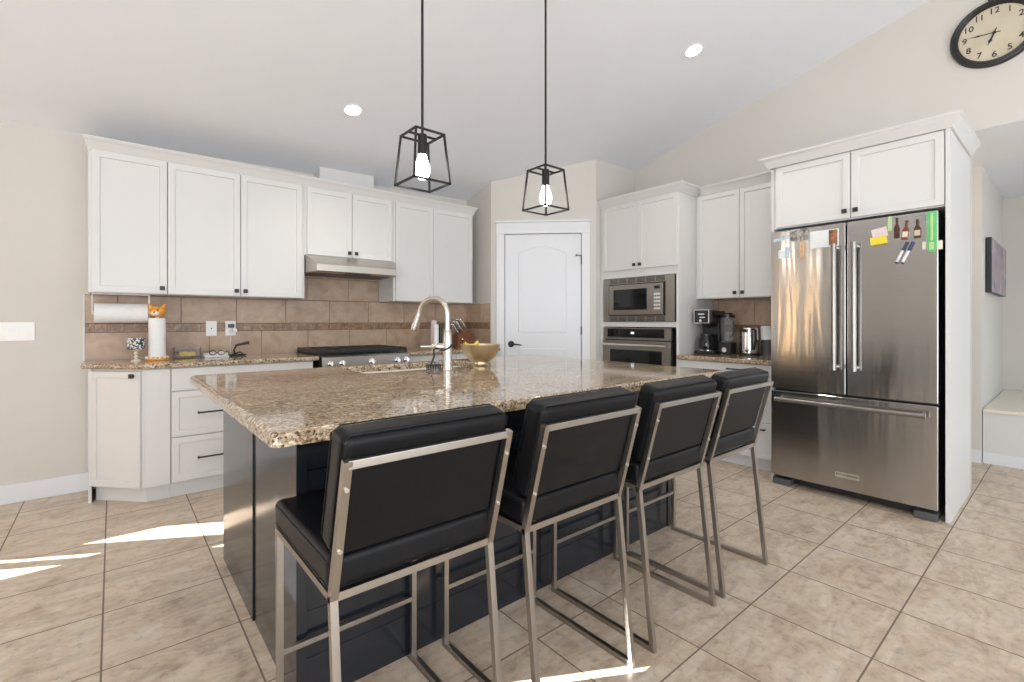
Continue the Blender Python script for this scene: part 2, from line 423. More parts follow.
def grid_wall(axis, pos, thick, u0, u1, z0, z1, holes, ztop=None):
    """wall standing across 'axis' (0: plane x=pos, 1: plane y=pos), from u0..u1, holes = (u0,z0,u1,z1)"""
    mb = MB()
    us = sorted({u0, u1, *[h[0] for h in holes], *[h[2] for h in holes]})
    zs = sorted({z0, z1, *[h[1] for h in holes], *[h[3] for h in holes]})
    for i in range(len(us)-1):
        for j in range(len(zs)-1):
            cu, cz = (us[i]+us[i+1])/2, (zs[j]+zs[j+1])/2
            if any(h[0] < cu < h[2] and h[1] < cz < h[3] for h in holes): continue
            if axis == 0: mb.box((min(pos, pos+thick), us[i], zs[j]), (max(pos, pos+thick), us[i+1], zs[j+1]))
            else: mb.box((us[i], min(pos, pos+thick), zs[j]), (us[i+1], max(pos, pos+thick), zs[j+1]))
    bmesh.ops.remove_doubles(mb.bm, verts=mb.bm.verts, dist=1e-5)
    return mb
# daylight openings left of the view (dining side), as the sun patches on the floor tell
struct(grid_wall(1, BW, 0.05, LW-0.05, RW+0.05, 0, 2.75,
                 [(-2.105, 1.075, -1.664, 2.05), (-2.42, 0.35, -2.265, 1.315), (-2.80, 0.35, -2.475, 1.35), (-2.43, 1.555, -2.25, 2.05)]), 'wall_back', 'wall')
struct(grid_wall(0, LW, -0.05, RB, BW, 0, 3.75, [(3.38, 2.22, 3.72, 2.52), (-2.6, 0.5, 0.2, 2.4), (3.30, 0.25, 3.40, 2.15), (3.78, 0.25, 3.92, 2.15)]), 'wall_left', 'wall')  # the tall narrow slits are made for the added panes below
struct(MB().box((LW-0.03, 3.295, 0.245), (LW-0.02, 3.405, 2.155)), 'streak_pane_1', 'sheer')  # added unseen pane, glows in the sun to streak the refrigerator door
struct(MB().box((LW-0.03, 3.775, 0.245), (LW-0.02, 3.925, 2.155)), 'streak_pane_2', 'sheer')  # another added pane, for the neighbouring streak in the steel
struct(grid_wall(1, RB, -0.05, LW-0.05, RW+0.05, 0, 2.75, [(-2.1, 0.02, 3.7, 2.45)]), 'wall_rear', 'wall')
# right wall: full height behind the cabinets, header over the hall opening
mb = MB()
mb.box((RW, 0.490, 0), (RW+0.10, BW+0.05, 3.80))
mb.box((RW, -1.6, 2.5025), (RW+0.10, 0.490, 3.80))
mb.box((RW, RB, 0), (RW+0.10, -1.6, 3.80))
struct(mb, 'wall_right', 'wall')
# sloped ceiling, ridge near the camera
mb = MB()
def sheet(x0, x1, y0, y1, f, th=0.1):
    t = bmesh.new()
    lo = [t.verts.new((x, y, f(x, y))) for x, y in ((x0, y0), (x1, y0), (x1, y1), (x0, y1))]
    hi = [t.verts.new((v.co.x, v.co.y, v.co.z+th)) for v in lo]
    t.faces.new(lo[::-1]); t.faces.new(hi)
    for i in range(4): t.faces.new((lo[i], lo[(i+1) % 4], hi[(i+1) % 4], hi[i]))
    mb._merge(t)
sheet(LW-0.06, RW+0.12, -0.1, BW+0.06, zc)
sheet(LW-0.06, RW+0.12, RB-0.06, -0.1, lambda x, y: zc(x, -0.1)-0.25*(-0.1-y))
struct(mb, 'ceiling', 'ceiling')
# pantry walls
struct(MB().box((PX, PY, 0), (PX+0.09, BW, 2.90)), 'wall_pantry_left', 'wall')
A45 = frame((PX, PY, 0), (1, -1, 0), (-1, -1, 0))          # local x along the angled wall, y up, z into the room
L45 = math.hypot(QX-PX, QY-PY)
D0, D1, DH = 0.146, 0.956, 2.113                           # door opening
mb = MB()
mb.box((0, 0, -0.10), (D0, 3.0, 0), M4=A45); mb.box((D1, 0, -0.10), (L45, 3.0, 0), M4=A45); mb.box((D0, DH, -0.10), (D1, 3.0, 0), M4=A45)
struct(mb, 'wall_pantry', 'wall')
struct(MB().box((QX, QY-0.0, 0), (RW, QY+0.09, 3.05)), 'wall_pantry_right', 'wall')
# baseboards
struct(MB().box((LW, BW-0.016, 0), (-0.123, BW, 0.125), 0.004), 'baseboard_back', 'trim')

# ---- pantry door
door = bpy.data.objects.new('door_1', None); COL.objects.link(door); door.location = A45 @ Vector(((D0+D1)/2, 0, 0))
tag(door, 'white pantry door with an arched bead-board panel in the angled wall', 'door', None, 'structure')
mb = MB()
for a0, a1 in ((0.060, D0-0.003), (D1+0.003, 1.042)): mb.box((a0, 0, 0), (a1, DH, 0.018), 0.003, M4=A45)
mb.box((0.060, DH, 0), (1.042, DH+0.118, 0.020), 0.003, M4=A45)
mb.box((0.046, DH+0.118, 0), (1.056, DH+0.138, 0.036), 0.005, M4=A45)
mb.build('door_casing', 'trim', door)
mb = MB()
def arch(a0, a1, b0, bs, rise, n=16):
    pts = [(a1, b0), (a1, bs)]
    for i in range(1, n): t = i/n; pts.append((a1+(a0-a1)*t, bs+rise*math.sin(PI*t)))
    return pts+[(a0, bs), (a0, b0)]
mb.box((D0+0.003, 0.01, -0.045), (D1-0.003, DH-0.004, -0.010), 0.003, M4=A45)
def ring_panel(out, shrink, d_top, flat_d):
    cx = sum(p[0] for p in out)/len(out); cz = (min(p[1] for p in out)+max(p[1] for p in out))/2
    def sc(k):
        w = max(p[0] for p in out)-cx; h = max(p[1] for p in out)-cz
        return [(cx+(p[0]-cx)*(1-k/w), cz+(p[1]-cz)*(1-k/h)) for p in out]
    t = bmesh.new(); R = []
    for k, d in ((0, -0.0101), (0.006, d_top), (0.016, d_top), (shrink, flat_d)):
        R.append([t.verts.new((x, y, d)) for x, y in sc(k)])
    n = len(out)
    for P, Q in zip(R, R[1:]):
        for i in range(n): t.faces.new((P[i], P[(i+1) % n], Q[(i+1) % n], Q[i]))
    t.faces.new(R[-1]); mb._merge(t, 0, A45)
    return sc(shrink)
inn = ring_panel(arch(0.292, 0.800, 1.070, 1.905, 0.075), 0.040, -0.003, -0.0098)
for i in range(1, 5):
    a = inn[-1][0]+(inn[0][0]-inn[-1][0])*i/5
    mb.box((a-0.004, 1.115, -0.0099), (a+0.004, 1.90+0.055*math.sin(PI*i/5), -0.0055), M4=A45)
ring_panel([(0.800, 0.20), (0.800, 0.90), (0.292, 0.90), (0.292, 0.20)], 0.040, -0.003, -0.0098)
mb.build('door_leaf', 'trim', door)
mb = MB()
mb.cyl((0.215, 0.945, -0.010), (0.215, 0.945, 0.002), 0.034, M4=A45, bevel=0.004)
mb.cyl((0.215, 0.945, 0.0), (0.215, 0.945, 0.045), 0.011, M4=A45)
mb.tube([(0.215, 0.945, 0.040), (0.25, 0.945, 0.046), (0.29, 0.941, 0.046), (0.33, 0.936, 0.044)], [0.010, 0.009, 0.008, 0.006], M4=A45)
tag(mb.build('door_handle', 'iron', door), 'dark bronze lever handle')
for z in (1.83, 1.09, 0.25):
    mb = MB(); mb.cyl((D1, z-0.045, 0.004), (D1, z+0.045, 0.004), 0.007, M4=A45)
    if z > 1.8:
        mb.bar((D1, z+0.048, 0.006), (D1-0.055, z+0.048, 0.02), 0.008, M4=A45)
        mb.cyl((D1-0.055, z+0.048, 0.014), (D1-0.055, z+0.048, 0.028), 0.009, M4=A45)
    tag(mb.build('hinge', 'iron', door), 'dark bronze hinge')

# ---- hall beyond the opening
mb = MB(); mb.box((RW+0.101, -1.7, 2.50), (7.5, 1.9, 2.58)); mb.box((RW+0.002, -1.599, 2.500), (RW+0.101, 0.489, 2.502)); struct(mb, 'ceiling_hall', 'ceiling')
mb = MB(); mb.box((5.58, 0.525, 0), (5.70, 1.9, 2.50)); mb.box((5.70, 0.525, 0), (7.42, 0.62, 2.50)); struct(mb, 'wall_hall', 'wall')
struct(MB().box((7.32, -1.7, 0), (7.42, 0.525, 2.50)), 'wall_alcove', 'wall')
struct(MB().box((5.564, 0.53, 0), (5.58, 1.9, 0.105), 0.003), 'baseboard_hall', 'trim')
struct(MB().box((RW+0.12, 1.82, 0), (5.58, 1.9, 2.50)), 'wall_hall_end', 'wall')
b = thing('alcove_bench', (6.4, -0.4, 0), 'low built-in bench with a pale top in the alcove through the right opening', 'bench')
mb = MB(); mb.box((5.60, -1.7, 0.0), (7.315, 0.52, 0.425)); mb.build('bench_body', 'cab', b)
mb = MB(); mb.box((5.585, -1.7, 0.425), (7.315, 0.52, 0.455), 0.004); mb.box((6.05, -1.7, 0.4545), (6.056, 0.52, 0.4556)); mb.build('bench_top', 'cream', b)
mb = MB(); mb.box((5.585, -1.7, 0.0), (5.60, 0.52, 0.095), 0.003); mb.build('kickboard', 'trim', b)
t = thing('canvas_picture', (6.5, 0.525, 1.7), 'dark abstract canvas picture on the alcove side wall', 'picture')
mb = MB(); mb.box((5.80, 0.485, 1.44), (7.05, 0.520, 1.915), 0.003); mb.build('canvas_frame', 'dark', t)
mb = MB(); mb.box((5.805, 0.4835, 1.445), (7.045, 0.4855, 1.910)); mb.build('canvas', 'painting', t)

# ================================================================== CABINET BITS
def knob(parent, a, b, d, M4):
    mb = MB(); mb.cyl((a, b, d), (a, b, d+0.016), 0.006, seg=12, M4=M4)
    mb.box((a-0.0145, b-0.0145, d+0.014), (a+0.0145, b+0.0145, d+0.027), 0.003, M4=M4)
    return tag(mb.build('knob', 'black', parent), 'square black knob')
def pull(parent, a, b, d, M4, L=0.15):
    mb = MB()
    for s in (-1, 1):
        mb.cyl((a+s*L/2, b, d), (a+s*L/2, b, d+0.030), 0.0055, seg=12, M4=M4)
        mb.sphere((a+s*L/2, b, d+0.028), 0.0085, M4=M4, seg=12)
    mb.cyl((a-L/2-0.006, b, d+0.028), (a+L/2+0.006, b, d+0.028), 0.0058, seg=12, M4=M4)
    return tag(mb.build('pull_handle', 'black', parent), 'black bar pull')
def door_leaf(parent, a0, b0, a1, b1, M4, d0=0.0, d1=0.02, kn=None, name='door', rail=0.058):
    mb = MB(); mb.shaker(a0, b0, a1, b1, d0, d1, M4, rail)
    o = mb.build(name, 'cab', parent, 20)
    if kn: knob(o, kn[0], kn[1], d1, M4)
    return o
def crown_profile(h=0.075, p=0.062):
    # (outwards, up)
    return [(0, 0), (0.010, 0), (0.013, 0.010), (0.022, 0.018), (p*0.55, h*0.55), (p*0.85, h*0.78), (p*0.92, h*0.80), (p*0.92, h*0.86), (p, h*0.90), (p, h), (0, h)]
def crown(mb, path, outs, z, prof):
    """moulding swept along a mitred path: path points with matching outward (mitre) vectors"""
    t = bmesh.new(); R = []
    for (x, y), (ox, oy) in zip(path, outs):
        R.append([t.verts.new((x+ox*o, y+oy*o, z+u)) for o, u in prof])
    n = len(prof)
    for P, Q in zip(R, R[1:]):
        for i in range(n): t.faces.new((P[i], P[(i+1) % n], Q[(i+1) % n], Q[i]))
    t.faces.new(R[0]); t.faces.new(R[-1][::-1])
    mb._merge(t)

# ================================================================== BACK (RANGE) WALL
FB = frame((0, 0, 0), (1, 0, 0), (0, -1, 0))      # local: x = world X, y = up, z = -Y
UF = 4.165                                         # carcass front of uppers; door face 4.145
def yb(y): return -y
# --- uppers
def upper_back(label, x0, x1, z0, z1, doors, depth_front=UF):
    t = thing('wall_cabinet', ((x0+x1)/2, BW-0.15, z0), label, 'cabinet', None)
    MB().box((x0, depth_front, z0), (x1, BW-0.001, z1), 0.0015).build('cabinet_box', 'cab', t, 20)
    for (a0, a1, ka) in doors:
        door_leaf(t, a0, z0+0.004, a1, z1-0.004, FB, yb(depth_front-0.0005), yb(depth_front-0.020), (ka, z0+0.042))
    return t
upper_back('white single-door wall cabinet at the left end, above the paper towels', -0.122, 0.2975, 1.378, 2.318, [(-0.106, 0.295, 0.267)])
upper_back('white double-door wall cabinet just left of the range hood', 0.2985, 1.228, 1.378, 2.318, [(0.300, 0.752, 0.725), (0.757, 1.206, 0.785)])
upper_back('short white double-door wall cabinet directly above the range hood', 1.229, 2.029, 1.745, 2.318, [(1.247, 1.626, 1.598), (1.631, 2.012, 1.660)])
t = upper_back('white double-door wall cabinet right of the range hood, beside the pantry corner', 2.030, 2.945, 1.378, 2.318, [(2.050, 2.450, 2.42), (2.455, 2.925, 2.485)])
mb = MB(); crown(mb, [(-0.122, BW-0.002), (-0.122, UF), (2.945, UF), (2.945, BW-0.002)], [(-0.45, 0), (-0.45, -1), (0.45, -1), (0.45, 0)], 2.313, crown_profile(0.078, 0.060))
mb.box((-0.121, UF+0.002, 2.3185), (2.944, BW-0.002, 2.330))
tag(mb.build('crown_molding', 'cab'), 'long white crown moulding along the tops of the back-wall cabinets', 'moulding')
# --- duct cover on top of the short cabinet
mb = MB(); d = 4.34
t_ = bmesh.new()
lo = [(1.41, d), (1.915, d), (1.915, BW-0.001), (1.41, BW-0.001)]
A = [t_.verts.new((x, y, 2.331)) for x, y in lo]; B = [t_.verts.new((x, y, zc(x, y)-0.001)) for x, y in lo]
t_.faces.new(A[::-1]); t_.faces.new(B)
for i in range(4): t_.faces.new((A[i], A[(i+1) % 4], B[(i+1) % 4], B[i]))
mb._merge(t_)
mb.box((1.43, d-0.004, 2.40), (1.895, d, 2.42), 0.001)
tag(mb.build('duct_cover', 'cab'), 'cream boxed duct cover between the crown moulding and the ceiling', 'duct cover')

# --- tile backsplash
def tiles(mb, u0, u1, z0, z1, joints, M4, m=0, g=0.0035, d=0.008):
    js = [u0]+[j for j in sorted(joints) if u0+0.01 < j < u1-0.01]+[u1]
    for a, b_ in zip(js, js[1:]):
        mb.box((a+g/2, z0+g/2, 0.003), (b_-g/2, z1-g/2, d), 0.0012, m, M4, seg=1)
def mosaic(mb, u0, u1, z0, z1, M4, seed):
    r = random.Random(seed); u = u0
    while u < u1-0.004:
        w = min(r.choice([0.014, 0.022, 0.03, 0.05, 0.07]), u1-u)
        if r.random() < 0.5:
            mb.box((u+0.001, z0+0.0015, 0.003), (u+w-0.001, z1-0.0015, 0.008), 0, 1, M4)
        else:
            zm = z0+(z1-z0)*r.choice([0.35, 0.5, 0.65])
            mb.box((u+0.001, z0+0.0015, 0.003), (u+w-0.001, zm-0.001, 0.008), 0, 1, M4)
            mb.box((u+0.001, zm+0.001, 0.003), (u+w-0.001, z1-0.0015, 0.008), 0, 1, M4)
        u += w
TP = 0.379
FBs = frame((0, BW-0.0015, 0), (1, 0, 0), (0, -1, 0))
mb = MB()
mb.box((-0.150, 0.906, 0.0), (3.089, 1.377, 0.003), 0, 2, FBs)
mb.box((1.230, 1.377, 0.0), (2.029, 1.66, 0.003), 0, 2, FBs)
r2 = [0.028+TP*i for i in range(-1, 10)]; r1 = [0.216+TP*i for i in range(-1, 10)]
tiles(mb, -0.150, 3.088, 0.907, 1.108, r1, FBs)
mosaic(mb, -0.150, 3.088, 1.109, 1.171, FBs, 3)
tiles(mb, -0.150, 3.088, 1.172, 1.376, r2, FBs)
tiles(mb, 1.231, 2.028, 1.378, 1.58, [0.965, 1.344, 1.723, 2.10], FBs)
tiles(mb, 1.231, 2.028, 1.58, 1.66, [1.53, 1.91], FBs)
mb.box((-0.156, 0.906, 0.0), (-0.150, 1.377, 0.009), 0, 3, FBs)
tag(mb.build('tile_backsplash', ['tile', 'mosaic', 'grout', 'trim']), 'long tan tile backsplash with a brown mosaic band behind the gas range', 'backsplash')
mb = MB()
# short return on the pantry side wall
FPs = frame((PX, 0, 0), (0, -1, 0), (-1, 0, 0))
mb.box((-BW+0.009, 0.906, 0.0), (-4.045, 1.377, 0.003), 0, 2, FPs)
for z0, z1, j in ((0.907, 1.108, -4.30), (1.172, 1.376, -4.20)): tiles(mb, -BW+0.009, -4.047, z0, z1, [j], FPs)
mosaic(mb, -BW+0.009, -4.047, 1.109, 1.171, FPs, 5)
tag(mb.build('tile_backsplash', ['tile', 'mosaic', 'grout', 'trim']), 'narrow strip of tan tile backsplash on the side wall next to the pantry door', 'backsplash')

# --- range hood
t = thing('range_hood', (1.63, 4.25, 1.6), 'stainless under-cabinet range hood over the gas range', 'range hood')
mb = MB(); tb = bmesh.new()
sect = [(4.478, 1.742, 1.236, 2.022), (4.130, 1.742, 1.236, 2.022), (3.985, 1.668, 1.266, 1.972), (3.970, 1.655, 1.268, 1.966), (3.970, 1.602, 1.268, 1.966), (3.985, 1.596, 1.266, 1.972), (4.120, 1.598, 1.236, 2.022), (4.478, 1.598, 1.236, 2.022)]
A = [tb.verts.new((a, y, z)) for y, z, a, b_ in sect]; B = [tb.verts.new((b_, y, z)) for y, z, a, b_ in sect]; n = len(sect)
for q in range(n): tb.faces.new((A[q], A[(q+1) % n], B[(q+1) % n], B[q]))
for P in (A, B): tb.faces.new((P[0], P[1], P[6], P[7])); tb.faces.new((P[1], P[2], P[3], P[4], P[5], P[6]))
mb._merge(tb); mb.build('hood_body', 'hood', t, 25)
mb = MB(); mb.box((1.53, 4.020, 1.592), (1.75, 4.060, 1.599), 0.002); mb.build('control_strip', 'black', t)
mb = MB(); F_ = frame((1.63, 4.29, 1.598), (1, 0, 0), (0, 0, -1), (0, 1, 0))
mb.box((-0.34, -0.16, 0.000), (0.34, 0.16, 0.004), 0.001, M4=F_); mb.build('filter', 'greyplastic', t)
# --- countertops
CT = 0.911
def slab(mb, poly, z0, z1, bevel=0.010):
    mb.prism(poly, 2, z0, z1, bevel, seg=3)
mb = MB(); slab(mb, [(-0.158, 4.482), (-0.158, 4.155), (0.130, 3.852), (1.250, 3.852), (1.250, 4.482)], 0.880, CT)
tag(mb.build('countertop', 'granite'), 'speckled granite countertop left of the range, with a clipped corner', 'countertop')
mb = MB(); slab(mb, [(2.040, 4.482), (2.040, 3.852), (3.080, 3.852), (3.080, 4.482)], 0.880, CT)
tag(mb.build('countertop', 'granite'), 'speckled granite countertop right of the range holding the knife block', 'countertop')
# --- base cabinets left of the range
BF = 3.905                                          # carcass front; fronts at 3.885
t = thing('corner_cabinet', (0.05, 4.2, 0), 'white angled end cabinet with one tall door at the left of the run', 'cabinet')
mb = MB(); mb.prism([(-0.104, BW-0.002), (-0.104, 4.165), (0.150, BF), (0.296, BF), (0.296, BW-0.002)], 2, 0.105, 0.879); mb.build('cabinet_box', 'cab', t)
mb = MB(); mb.prism([(-0.085, BW-0.002), (-0.085, 4.205), (0.170, 3.945), (0.296, 3.945), (0.296, BW-0.002)], 2, 0.0, 0.105); mb.build('toe_kick', 'cab', t)
MB().box((-0.122, 4.150, 0.0), (-0.105, BW-0.018, 0.879), 0.001).build('end_panel', 'cab', t)
aw = Vector((0.254, -0.260, 0)); FA = frame((-0.104, 4.165, 0), aw, (-0.260, -0.254, 0))
door_leaf(t, 0.006, 0.110, aw.length-0.004, 0.862, FA, 0.0005, 0.020, (aw.length-0.045, 0.834))
MB().box((0.160, BF-0.018, 0.108), (0.294, BF-0.0005, 0.872), 0.001).build('filler', 'cab', t)
def drawer_unit(label, x0, x1):
    t = thing('drawer_cabinet', ((x0+x1)/2, 4.2, 0), label, 'cabinet')
    MB().box((x0, BF, 0.105), (x1, BW-0.002, 0.879)).build('cabinet_box', 'cab', t)
    MB().box((x0, 3.945, 0.0), (x1, BW-0.002, 0.105)).build('toe_kick', 'cab', t)
    mb = MB(); mb.slab(x0+0.004, 0.722, x1-0.004, 0.873, yb(BF-0.0005), yb(BF-0.020), FB); mb.build('drawer', 'cab', t)
    for z0, z1 in ((0.110, 0.408), (0.414, 0.716)):
        o = door_leaf(t, x0+0.004, z0, x1-0.004, z1, FB, yb(BF-0.0005), yb(BF-0.020), None, 'drawer')
        for s in (0.25, 0.75): pull(o, x0+(x1-x0)*s, (z0+z1)/2, yb(BF-0.020), FB)
    return t
drawer_unit('wide white drawer cabinet left of the gas range', 0.297, 1.215)
t = thing('base_cabinet', (2.55, 4.2, 0), 'white base cabinet right of the gas range, mostly behind the island', 'cabinet')
MB().box((2.045, BF, 0.105), (3.088, BW-0.002, 0.879)).build('cabinet_box', 'cab', t)
MB().box((2.045, 3.945, 0.0), (3.088, BW-0.002, 0.105)).build('toe_kick', 'cab', t)
for x0, x1, kx in ((2.05, 2.55, 2.515), (2.555, 3.05, 2.59)):
    mb = MB(); mb.slab(x0, 0.722, x1, 0.873, yb(BF-0.0005), yb(BF-0.020), FB); o = mb.build('drawer', 'cab', t); pull(o, (x0+x1)/2, 0.79, yb(BF-0.020), FB)
    door_leaf(t, x0, 0.110, x1, 0.716, FB, yb(BF-0.0005), yb(BF-0.020), (kx, 0.68))
# --- gas range
t = thing('gas_range', (1.645, 4.15, 0), 'stainless gas range with black grates set into the back counter', 'stove')
MB().box((1.262, 3.90, 0.06), (2.028, 4.478, 0.900)).build('range_body', 'dark', t)
mb = MB(); mb.prism([(3.900, 0.792), (3.822, 0.796), (3.832, 0.898), (3.850, 0.910), (3.900, 0.910)], 0, 1.263, 2.027, 0.002); mb.build('control_panel', 'steel', t)
for x in (1.332, 1.424, 1.672, 1.905, 1.990):
    Fk = frame((x, 3.827, 0.848), (1, 0, 0), (0, -1, 0.1), (0, 0.1, 1))
    mb = MB(); mb.cyl((0, 0, 0), (0, 0, 0.006), 0.026, M4=Fk); mb.cyl((0, 0, 0.006), (0, 0, 0.032), 0.020, 0.017, M4=Fk, bevel=0.003)
    mb.box((-0.004, -0.019, 0.028), (0.004, 0.019, 0.036), 0.001, M4=Fk)
    mb.build('burner_knob', 'chrome', t)
mb = MB(); mb.box((1.268, 3.862, 0.20), (2.022, 3.899, 0.785), 0.004); mb.build('oven_door', 'steel', t)
mb = MB(); mb.box((1.36, 3.858, 0.33), (1.93, 3.863, 0.64)); mb.build('oven_window', 'glassblack', t)
mb = MB(); mb.cyl((1.31, 3.81, 0.72), (1.98, 3.81, 0.72), 0.012)
for x in (1.33, 1.96): mb.cyl((x, 3.81, 0.72), (x, 3.863, 0.72), 0.009)
mb.build('oven_handle', 'steel', t)
mb = MB(); mb.box((1.245, 3.852, 0.9005), (2.030, 4.476, 0.914), 0.003); mb.build('cooktop', 'blackplastic', t)
for k in range(3):
    x0, x1 = 1.262+k*0.256, 1.262+k*0.256+0.248; y0, y1 = 3.90, 4.45
    mb = MB()
    for p, q in (((x0, y0), (x1, y0)), ((x1, y0), (x1, y1)), ((x1, y1), (x0, y1)), ((x0, y1), (x0, y0)), (((x0+x1)/2, y0), ((x0+x1)/2, y1))):
        mb.bar((p[0], p[1], 0.942), (q[0], q[1], 0.940), 0.016, 0.030, ext=0.007, bevel=0.003)
    for i in range(1, 5):
        y = y0+(y1-y0)*i/5; mb.bar((x0, y, 0.940), (x1, y, 0.940), 0.013, 0.026)
    for px, py in ((x0, y0), (x1, y0), (x0, y1), (x1, y1)): mb.box((px-0.008, py-0.008, 0.913), (px+0.008, py+0.008, 0.945), 0.002)
    tag(mb.build('grate', 'black', t), 'black cast-iron grate')
    for py in (y0+0.14, y1-0.14):
        mb = MB(); mb.cyl(((x0+x1)/2, py, 0.913), ((x0+x1)/2, py, 0.928), 0.042, 0.036); mb.build('burner', 'dark', t)

# ================================================================== RIGHT (REFRIGERATOR) WALL
FR = frame((0, 0, 0), (0, -1, 0), (-1, 0, 0))      # local: x = -Y, y = up, z = -X
def rw_box(mb, y0, z0, y1, z1, x0, x1, bevel=0.0, m=0):
    return mb.box((min(x0, x1), min(y0, y1), z0), (max(x0, x1), max(y0, y1), z1), bevel, m)
# --- oven tower
TF, TL, TR = 3.945, 3.247, 2.337
t = thing('oven_tower_cabinet', (4.2, 2.79, 0), 'tall white cabinet housing the microwave and the wall oven', 'cabinet')
mb = MB()
rw_box(mb, TL, 0.10, 3.205, 2.372, TF, RW-0.002); rw_box(mb, 2.366, 0.10, TR, 2.372, TF, RW-0.002)
rw_box(mb, 3.205, 1.625, 2.366, 2.372, TF, RW-0.002); rw_box(mb, 3.205, 1.132, 2.366, 1.180, TF, RW-0.002)
rw_box(mb, 3.205, 0.10, 2.366, 0.50, TF, RW-0.002)
mb.build('cabinet_box', 'cab', t)
MB().box((RW-0.03, 2.367, 0.5), (RW-0.004, 3.204, 1.62)).build('back_panel', 'darkcavity', t)
MB().box((TF+0.07, TR+0.01, 0.0), (RW-0.002, TL-0.002, 0.10)).build('toe_kick', 'cab', t)
door_leaf(t, -3.205, 1.702, -2.772, 2.362, FR, -TF+0.0005, -TF+0.020, (-2.803, 1.742))
door_leaf(t, -2.768, 1.702, -2.345, 2.362, FR, -TF+0.0005, -TF+0.020, (-2.737, 1.742))
mb = MB(); mb.slab(-3.20, 0.12, -2.35, 0.48, -TF+0.0005, -TF+0.02, FR); o = mb.build('drawer', 'cab', t); pull(o, -2.79, 0.40, -TF+0.02, FR)
mb = MB(); crown(mb, [(TF, TL), (TF, TR), (4.235, TR)], [(-1, 0), (-1, -1), (0, -1)], 2.366, crown_profile(0.080, 0.062))
mb.box((TF+0.001, TR+0.001, 2.3725), (RW-0.003, TL, 2.386)); mb.build('crown', 'cab', t)
# --- microwave with trim kit
t = thing('microwave', (4.1, 2.785, 1.19), 'stainless built-in microwave with vented trim above the wall oven', 'microwave')
mb = MB(); rw_box(mb, 3.18, 1.19, 2.39, 1.61, TF-0.004, 4.35); mb.build('body', 'dark', t)
mb = MB()
for y0, z0, y1, z1 in ((3.197, 1.184, 3.125, 1.618), (2.465, 1.184, 2.374, 1.618), (3.125, 1.560, 2.465, 1.618), (3.125, 1.184, 2.465, 1.242)):
    rw_box(mb, y0, z0, y1, z1, TF-0.018, TF-0.001)
mb.build('trim_frame', 'steel', t)
for z0 in (1.566, 1.188):
    for k in range(6):
        y = 3.105-k*0.108
        mb = MB()
        for j in range(4): rw_box(mb, y, z0+0.004+j*0.012, y-0.092, z0+0.010+j*0.012, TF-0.0205, TF-0.0185)
        mb.build('vent', 'dark', t)
mb = MB(); rw_box(mb, 3.108, 1.252, 2.482, 1.550, TF-0.036, TF-0.005, 0.004); mb.build('face', 'steel', t)
mb = MB(); rw_box(mb, 3.05, 1.300, 2.655, 1.505, TF-0.039, TF-0.034, 0.004); mb.build('door_window', 'glassblack', t)
mb = MB(); rw_box(mb, 2.575, 1.495, 2.515, 1.525, TF-0.038, TF-0.034, 0.001); mb.build('display', 'glassblack', t)
mb = MB()
for i in range(5):
    for j in range(3): rw_box(mb, 2.578-j*0.024, 1.300+i*0.034, 2.560-j*0.024, 1.318+i*0.034, TF-0.038, TF-0.034, 0.002)
mb.build('keypad', 'whitebar', t)
# --- wall oven
t = thing('wall_oven', (4.1, 2.79, 0.52), 'stainless built-in wall oven with black control strip below the microwave', 'oven')
mb = MB(); rw_box(mb, 3.19, 0.52, 2.41, 1.110, TF+0.01, 4.45); mb.build('body', 'dark', t)
mb = MB(); rw_box(mb, 3.198, 1.005, 2.408, 1.122, TF-0.016, TF+0.012, 0.003); mb.build('control_panel', 'steel', t)
mb = MB(); rw_box(mb, 3.14, 1.028, 2.480, 1.112, TF-0.018, TF-0.014); mb.build('control_glass', 'glassblack', t)
mb = MB(); rw_box(mb, 2.85, 1.062, 2.815, 1.082, TF-0.0188, TF-0.0178); mb.build('display', 'display', t)
mb = MB(); rw_box(mb, 3.198, 0.52, 2.408, 0.995, TF-0.026, TF+0.012, 0.004); mb.build('oven_door', 'steel', t)
mb = MB(); rw_box(mb, 3.10, 0.60, 2.50, 0.905, TF-0.029, TF-0.024, 0.004); mb.build('oven_window', 'glassblack', t)
mb = MB(); mb.cyl((TF-0.07, 3.17, 0.955), (TF-0.07, 2.44, 0.955), 0.012)
for y in (3.14, 2.47): mb.cyl((TF-0.07, y, 0.955), (TF-0.025, y, 0.955), 0.008)
mb.build('oven_handle', 'chrome', t)
# --- upper cabinet between tower and refrigerator
UX = 4.240
t = thing('wall_cabinet', (4.4, 1.92, 1.395), 'white double-door wall cabinet above the coffee maker', 'cabinet')
MB().box((UX, 1.490, 1.395), (RW-0.002, TR-0.001, 2.365)).build('cabinet_box', 'cab', t)
door_leaf(t, -2.308, 1.399, -1.924, 2.355, FR, -UX+0.0005, -UX+0.020, (-1.955, 1.442))
door_leaf(t, -1.919, 1.399, -1.530, 2.355, FR, -UX+0.0005, -UX+0.020, (-1.888, 1.442))
mb = MB(); crown(mb, [(UX, TR-0.065), (UX, 1.490)], [(-1, 0), (-1, 0)], 2.360, crown_profile(0.078, 0.060)); mb.build('crown', 'cab', t)
# --- backsplash behind the coffee maker
FRs = frame((RW, 0, 0), (0, -1, 0), (-1, 0, 0))
mb = MB(); mb.box((-2.335, 0.886, 0), (-1.491, 1.394, 0.003), 0, 2, FRs)
tiles(mb, -2.335, -1.492, 0.888, 1.09, [-2.1, -1.72], FRs); mosaic(mb, -2.335, -1.492, 1.091, 1.152, FRs, 11); tiles(mb, -2.335, -1.492, 1.153, 1.393, [-2.27, -1.93, -1.55], FRs)
tag(mb.build('tile_backsplash', ['tile', 'mosaic', 'grout']), 'short tan tile backsplash behind the coffee maker and kettle', 'backsplash')
